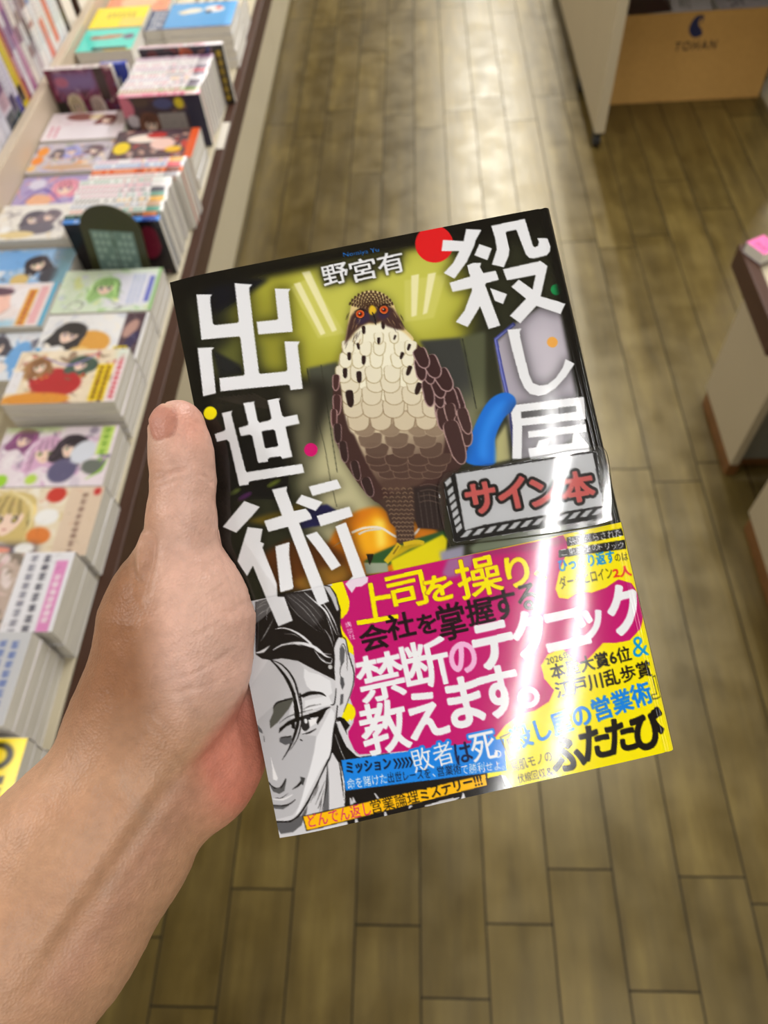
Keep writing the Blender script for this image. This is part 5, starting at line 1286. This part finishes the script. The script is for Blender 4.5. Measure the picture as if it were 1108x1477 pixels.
stack('dark comic with pale figures lying before the standing row', xf, 1.448, .672, A(16, (84,60,70), [(206,60,50),(240,226,214),(60,50,60),(226,180,160)],
      [('e',.35,.3,.2,.14,0,(246,230,220)),('e',.5,.2,.12,.1,0,(190,40,40)),('e',.12,.6,.1,.2,0,(244,214,20)),('e',.6,.5,.15,.2,.2,(240,200,190)),('r',.9,0,1,1,(226,90,40)),('e',.75,.7,.1,.1,0,(240,190,40))]), 3)
L2, W2_ = .135, .114
stack('bright yellow book with brown lettering', -.742, 2.010, .690, A(17, (252,230,10), [(250,226,14)], [('t',.25,.3,.8,.5,(150,110,20),6),('r',.55,.55,.98,.98,(246,214,90))], busy=4), 4, L2, W2_, name='paperback', group='thick paperbacks at the far end of the table')
stack('turquoise book with an orange figure', -.742, 1.890, .690, A(18, (90,222,206), [(96,226,212)], [('e',.5,.38,.26,.09,-.1,(190,120,90)),('e',.25,.4,.1,.08,0,(170,80,60)),('s',[(.3,.42),(.5,.3),(.7,.45)],.4,(226,160,120)),('e',.85,.4,.1,.12,0,(110,90,120)),('r',.28,.84,.9,.97,(24,26,28)),('r',.5,.97,1,1,(240,220,20))], busy=4), 4, L2, W2_, name='paperback', group='thick paperbacks at the far end of the table')
stack('blue book with two white animal figures', -.532, 1.985, .694, A(19, (84,164,226), [(90,170,230)], [('e',.35,.34,.16,.1,-.1,(240,232,214)),('e',.22,.4,.08,.06,.3,(236,220,190)),('e',.68,.3,.15,.13,.1,(246,240,240)),('e',.74,.26,.05,.05,0,(220,60,50)),('e',.6,.4,.05,.06,0,(60,60,70)),('r',0,.95,1,1,(60,110,170))], busy=3), 5, .165, .138, name='paperback', group='thick paperbacks at the far end of the table')
stack('narrow navy and grey book between yellow and blue', -.645, 2.000, .682, A(20, (70,84,120), [(60,70,110),(150,160,180)], [('t',.2,.1,.8,.9,(206,210,220),3)]), 4, .052, .112, name='paperback', group='thick paperbacks at the far end of the table')
stack('orange and pink book at the top edge of the view', -.722, 2.128, .676, A(21, (240,150,110), [(240,170,130),(236,120,100)], [('e',.5,.5,.3,.3,0,(240,190,150))]), 3, .165, .112, name='paperback', group='thick paperbacks at the far end of the table')
stack('pale cream book behind the blue one', -.535, 2.116, .670, A(22, (226,214,190), [(206,190,160),(240,230,214)], [('t',.2,.2,.8,.8,(120,100,80),4)]), 3, .165, .112, name='paperback', group='thick paperbacks at the far end of the table')

# comics standing on their long edge, spines up, front cover to the viewer
def standing_row(specs, y0, x, first_art, place, lean=0.0, L=.174, W=.112, gap=.0005, group=None):
    y = y0; n = len(specs)
    for k, (T, base, inks, xj) in enumerate(specs):
        fr = art_u(first_art) if k == 0 else flat_art(base)
        me = book_mesh(L, W, T, fr, art_u(spine_art(100 + k + int(y0*1000), base, inks)), base, 116, 76 if k == 0 else 3)
        # local z (front) -> -Y, local y (spine) -> +Z
        m = Matrix.Translation((x + xj, y + T, TZ + .0002 + W/2)) @ Matrix.Rotation(math.pi/2, 4, 'X')
        nm_ = 'nearest of' if k == 0 else (ORD[k] + ' from front in')
        make_book('comic_book', f'spine-up comic, {nm_} {place}', 'book', group or 'comics standing spine up on the display table', me, L, W, T, m)
        y += T + gap
    return y
Wt = (240,238,238); dk = (60,56,60)
rowC = [(.0140,(70,140,226),[(236,240,250),(30,60,150)],0),(.0130,(46,66,60),[(150,206,190),(230,120,60)],-.002),(.0150,(242,240,236),[(226,90,60),(60,140,120)],.001),(.0150,(240,238,240),[(120,140,170),(190,150,120)],-.001),
        (.0150,(242,240,238),[(60,60,70),(236,170,60)],.002),(.0140,(238,238,242),[(226,150,170),(90,150,130)],0),(.0150,(244,240,242),[(190,110,140),(60,60,76)],-.002),(.0150,(240,236,238),[(226,120,150),(120,100,130)],.001),(.0140,(236,240,238),[(110,150,130),(200,90,110)],-.001)]
yC = standing_row(rowC, 1.124, xf, A(30, (40,30,36), [(120,40,60),(60,50,70),(206,150,160),(30,26,30)], [('r',0,0,.2,1,(24,20,24)),('e',.27,.6,.1,.3,.2,(200,180,186)),('e',.82,.4,.12,.3,.3,(130,36,60)),('h',.55,.4,.12,(90,60,70)),('r',.93,0,1,1,(36,32,36))]), 'the row behind the dark green arch sign')
rowB = [(.0150,(244,240,238),[(206,150,160),(140,140,150)],.012),(.0165,(228,96,36),[(250,230,200),(90,40,30)],.014),(.0170,(226,232,244),[(90,120,190),(214,60,70)],.013),(.0140,(246,240,246),[(190,110,160),(230,160,60)],.015)]
yB = standing_row(rowB, yC + .001, xf, A(31, (240,236,230), [(220,120,90)], [], busy=4), 'the group with the orange spine')
rowA = [(.0160,(240,150,176),[(250,236,240),(190,40,70),(250,240,230)],0),(.0150,(236,240,216),[(170,30,50),(110,140,60)],-.004),(.0150,(244,240,242),[(200,150,180),(120,110,130)],-.003),(.0160,(246,242,244),[(226,150,170),(90,80,100)],0),(.0150,(242,238,244),[(190,170,200),(240,180,90)],.002),
        (.0160,(246,240,242),[(206,110,140),(120,110,130)],.004),(.0150,(244,244,240),[(150,150,160),(190,60,80)],.002),(.0155,(236,226,236),[(200,150,180),(90,80,100)],.004),(.0160,(246,244,244),[(220,140,170),(190,180,190)],.003),(.0150,(248,246,246),[(220,200,210),(170,160,170)],.004),(.0150,(214,186,206),[(246,240,246),(120,80,110)],.004)]
yA = standing_row(rowA, 1.560, xf, A(32, (70,52,58), [(90,60,60),(60,50,70),(140,100,90)], [('e',.05,.2,.1,.2,0,(216,120,140)),('e',.1,.45,.08,.12,0,(206,196,206)),('h',.3,.5,.12,(110,70,54)),('e',.32,.85,.14,.14,.2,(216,170,134)),('r',.42,.32,.76,.98,(150,142,140)),('r',.8,0,1,1,(46,42,66)),('e',.72,.15,.06,.1,0,(226,206,40)),('e',.52,.15,.12,.1,0,(80,84,130)),('e',.25,.1,.1,.1,0,(90,70,60))]), 'the row before the tall pink-edged comic')
Lt, Wt_, Tt = .190, .128, .013
make_book('comic_book', 'taller comic with a white and pink spine standing behind the comic row', 'book', None,
          book_mesh(Lt, Wt_, Tt, art_u(A(33, (60,50,60), [(206,150,140),(70,80,130),(226,140,80),(150,60,60)], [('h',.35,.15,.06,(60,50,60)),('h',.55,.15,.07,(190,90,60)),('h',.15,.15,.06,(120,60,60)),('r',.86,.0,1,1,(50,46,40)),('t',.88,.1,.98,.9,(206,170,40),1)])), art_u(spine_art(77, (246,240,244), [(214,120,150),(240,130,170)])), (246,240,244), 116, 60), Lt, Wt_, Tt,
          Matrix.Translation((xf + .018, yA + Tt + .004, TZ + .0002 + Wt_/2)) @ Matrix.Rotation(math.pi/2, 4, 'X'))
# rear row: two upright comics facing the viewer
make_book('comic_book', 'upright burgundy comic with crowded figures at the back ledge', 'book', None,
          book_mesh(.150, .135, .016, art_u(A(34, (120,50,76), [(150,60,96),(110,100,150),(226,200,190),(90,40,50),(196,110,140)], [('h',.3,.55,.1,(226,206,170)),('h',.62,.6,.1,(222,196,186)),('g',.1,.05,.7,.35,(140,116,170)),('e',.5,.85,.12,.16,0,(170,36,76)),('r',.0,.5,.16,1,(60,56,50)),('r',.72,0,.86,.5,(70,50,46)),('e',.2,.2,.1,.08,0,(200,120,150))])), art_u(spine_art(78, (244,238,234), [(200,150,170),(150,120,130)])), (244,238,234), 116, 76), .150, .135, .016,
          T3(-.738, 1.665, TZ + .0002 + .135/2, 0, math.pi/2))
make_book('comic_book', 'upright royal blue comic beside the burgundy one', 'book', None,
          book_mesh(.060, .128, .016, art_u(A(35, (44,66,176), [(40,60,170),(60,90,200)], [('e',.4,.3,.2,.1,0,(226,220,200)),('t',.3,.2,.7,.5,(236,232,210),2)], w=6, h=12.8)), art_u(spine_art(79, (50,74,190), [(236,236,240),(200,210,240)])), (44,66,176), 60, 76), .060, .128, .016,
          T3(-.632 - .035, 1.690, TZ + .0002 + .064, 0, math.pi/2))
stack('comic with blue and red lettered strips along its length', xf - .007, .2990, .692, A(36, (226,226,230), [(214,216,222),(160,170,206),(214,150,150)], [('r',.0,0,.12,1,(246,216,40)),('e',.05,.7,.05,.2,0,(214,60,40)),('r',.14,0,.22,1,(140,70,80)),('r',.25,0,.45,1,(90,120,206)),('t',.27,.05,.43,.95,(236,240,250),2),('r',.47,0,.72,1,(244,242,244)),('t',.5,.1,.7,.95,(190,80,100),2),('e',.64,.15,.06,.1,0,(226,180,50)),('r',.74,0,1,1,(206,208,214)),('t',.78,.1,.95,.9,(110,130,190),2)], busy=10), 4)
# upright spines on the shelf behind the ledge
ROT = Matrix(((0, 1, 0, 0), (0, 0, -1, 0), (-1, 0, 0, 0), (0, 0, 0, 1)))
def vertical_spine(w, h, base, shapes):
    c = Canvas(21, 2.0, 20, base)
    for x0, x1, cc in shapes: c.poly([(x0*21, 0), (x1*21, 0), (x1*21, 2), (x0*21, 2)], cc, blur=.12)
    r = np.random.default_rng(int(sum(base)) + len(shapes))
    x = 2.0
    while x < 15:
        for q in range(3): c.stroke([(x, .5 + .4*q), (x + .5, .45 + .45*q)], .14, (110, 100, 120), alpha=.7)
        x += .9
    return c
specs = [('white spine with violet and orange top', .026, (226,222,232), [(0,.35,(150,110,160)),(.35,.5,(226,150,80)),(.5,.62,(90,90,140))]), ('white spine with a green and orange top', .022, (226,224,232), [(0,.3,(110,160,70)),(.3,.48,(230,150,70)),(.48,.6,(120,80,150))]),
         ('pale lilac-grey spine', .024, (214,212,224), [(0,.2,(100,100,120)),(.4,.5,(190,180,210))]), ('light spine with a navy top block', .022, (206,206,220), [(0,.25,(70,74,100)),(.5,.6,(170,170,196))]), ('pale spine with a printed face low down', .034, (214,206,220), [(.45,.62,(110,80,110)),(.62,.75,(190,160,170)),(.78,1,(60,66,76))]),
         ('light grey spine ending in a dark foot', .020, (206,204,216), [(.7,.85,(70,60,90)),(.85,1,(50,70,70))]), ('pale spine with an indigo foot', .016, (214,210,226), [(.75,1,(66,60,140))]), ('yellow spine with a black foot', .018, (214,190,30), [(.72,.86,(40,36,30))]), ('orange-edged thin spine', .008, (222,160,80), []),
         ('violet and pink spine', .018, (170,110,150), [(.2,.4,(120,80,130)),(.5,.8,(196,140,170))]), ('grey-brown spine', .014, (150,130,140), [(.4,.6,(90,70,80)),(.7,1,(196,180,190))]), ('white spine with brown print', .024, (232,226,226), [(.2,.32,(130,100,100)),(.45,.5,(170,120,120))]), ('white spine with a red lower half', .022, (236,230,228), [(.55,.9,(226,130,116))]),
         ('plain white spine between the red ones', .016, (238,236,234), [(.2,.3,(206,180,180))]), ('white spine with an orange-red band', .020, (236,230,228), [(.4,.85,(228,120,96))]), ('pale blue-white spine', .022, (226,230,236), [(.1,.3,(190,190,206))]), ('white spine next to the black one', .018, (234,234,236), []), ('black spine with a green top', .020, (40,40,42), [(0,.4,(90,120,100))])]
specs[9:9] = [('thin crimson spine', .012, (150,60,90), [(.5,.7,(200,150,170))]), ('thin white spine with violet print', .014, (226,220,228), [(.3,.5,(150,120,160))])]
specs[12:12] = [('ivory spine with a plum band', .018, (226,216,210), [(.35,.5,(130,80,110))]), ('grey spine with small brown print', .018, (206,200,204), [(.3,.4,(140,120,120)),(.6,.7,(150,110,110))])]
specs[16:16] = [('white spine with a thin blue band', .016, (234,234,238), [(.3,.36,(120,140,190))])]
y = 1.345
for k, (what, T, base, sh) in enumerate(specs):
    T *= 1.28
    Lh = .215 if k % 3 else .205; Wd = .148
    sp = vertical_spine(Lh, T, base, sh)
    me = book_mesh(Lh, Wd, T, flat_art(base), art_u(sp), base, 90, 3)
    m = Matrix.Translation((-.8415 - Wd/2, y + T, .6808 + Lh/2)) @ ROT
    make_book('magazine', f'upright magazine behind the ledge, {what}', 'magazine', 'magazines standing on the shelf behind the ledge', me, Lh, Wd, T, m)
    y += T + .0012

# dark green arch-topped sign standing among the comics
t = empty('arch_sign', (-.549, 1.088, TZ + .0072)); t.rotation_euler = (0, math.radians(7), 0)
pts = [(-.052, 0), (.052, 0)] + [(.052 * math.cos(a), .112 + .050 * math.sin(a)) for a in np.linspace(0, math.pi, 24)]
Ms = Matrix(((1,0,0,0),(0,0,1,0),(0,1,0,0),(0,0,0,1)))
m = MB(); m.prism(pts, -.0015, .0015, M=Ms); m.build('arch_plate', plain('dark_green_plate', (56,58,28), 0.4, vary=.03), t, bevel=.0005)
m = MB(); m.box((-.052, -.014, 0), (.052, -.0017, .003)); m.build('foot', plain('dark_green_foot', (56,58,28), 0.4, vary=.03), t, bevel=.0005)
cs2 = Canvas(8.0, 10.5, 20, (112,140,134))
for r_ in range(6):
    for k in range(7):
        if (r_ + k) % 5 != 4:
            for q in range(3): cs2.stroke([(.5 + k*1.05, .7 + r_*1.65 + .35*q), (1.2 + k*1.05, .65 + r_*1.65 + .38*q)], .17, (170,196,190))
            cs2.stroke([(.85 + k*1.05, .6 + r_*1.65), (.85 + k*1.05, 1.6 + r_*1.65)], .17, (170,196,190))
cs2.poly([(3.9,0),(4.1,0),(4.1,10.5),(3.9,10.5)], (70,84,70))
xs3 = np.linspace(0, 1, 80); U, Vv = np.meshgrid(xs3, np.linspace(0, 1, 100))
cc = lin(cs2.sample(U * 8.0, Vv * 10.5, 2)).reshape(-1, 3)
vv = np.stack([-.037 + U * .074, np.full_like(U, -.00175), .114 - Vv * .095], -1).reshape(-1, 3)
i = np.arange(8000).reshape(100, 80); qq = np.stack([i[1:, :-1], i[1:, 1:], i[:-1, 1:], i[:-1, :-1]], -1).reshape(-1, 4)
link('text_panel', mesh_np('text_panel', vv, qq, cc), M['print'], t)
tag(t, 'dark green arch-topped sign with a teal text panel standing among the comics', 'sign')

# ---------------------------------------------------------------- things in the carton and on the counter
def loose(name, label, cat, col, x, y, z, L, W, T, rz, rx=0.0, spine=None, group=None):
    me = book_mesh(L, W, T, art_u(cover_art(int(x*1000), col, [tuple(np.clip(np.array(col) * f, 0, 255)) for f in (.7, .9, 1.2)], [('t',.2,.2,.5,.8,tuple(np.array(col) * .5),3)], busy=14)), flat_art(spine or col), spine or col, 40, 30)
    make_book(name, label, cat, group, me, L, W, T, T3(x, y, z, rz, rx))
gb_ = 'books packed in the cardboard carton'
loose('paperback', 'dark maroon book lying at the left end of the carton', 'book', (70,40,44), .780, 2.895, .262, .150, .150, .03, .1, group=gb_)
loose('paperback', 'white book lying in the middle of the carton', 'book', (226,222,224), .935, 2.895, .266, .135, .160, .026, -.12, group=gb_)
loose('paperback', 'dark brown book on the far side of the carton', 'book', (60,48,46), .800, 3.06, .255, .150, .130, .03, .04, group=gb_)
loose('paperback', 'pale grey book at the right end of the carton', 'book', (206,200,206), 1.110, 2.900, .258, .190, .160, .034, .05, group=gb_)
loose('paperback', 'reddish book behind the white one in the carton', 'book', (170,110,110), .960, 3.065, .250, .150, .125, .03, 0, group=gb_)
m = MB(); m.box((.697, 2.807, .0065), (1.233, 3.153, .2475)); 
o = m.build('packing_paper', plain('kraft_paper', (150,122,84), .8, .2, vary=.1, scale=40)); tag(o, 'brown packing paper filling the carton beneath the books', 'packing paper', kind='stuff')
loose('leaflet', 'small pink and violet booklet at the corner of the dark-edged counter', 'booklet', (240,120,180), .684, 1.286, .4655, .045, .05, .024, .5, spine=(80,50,120))
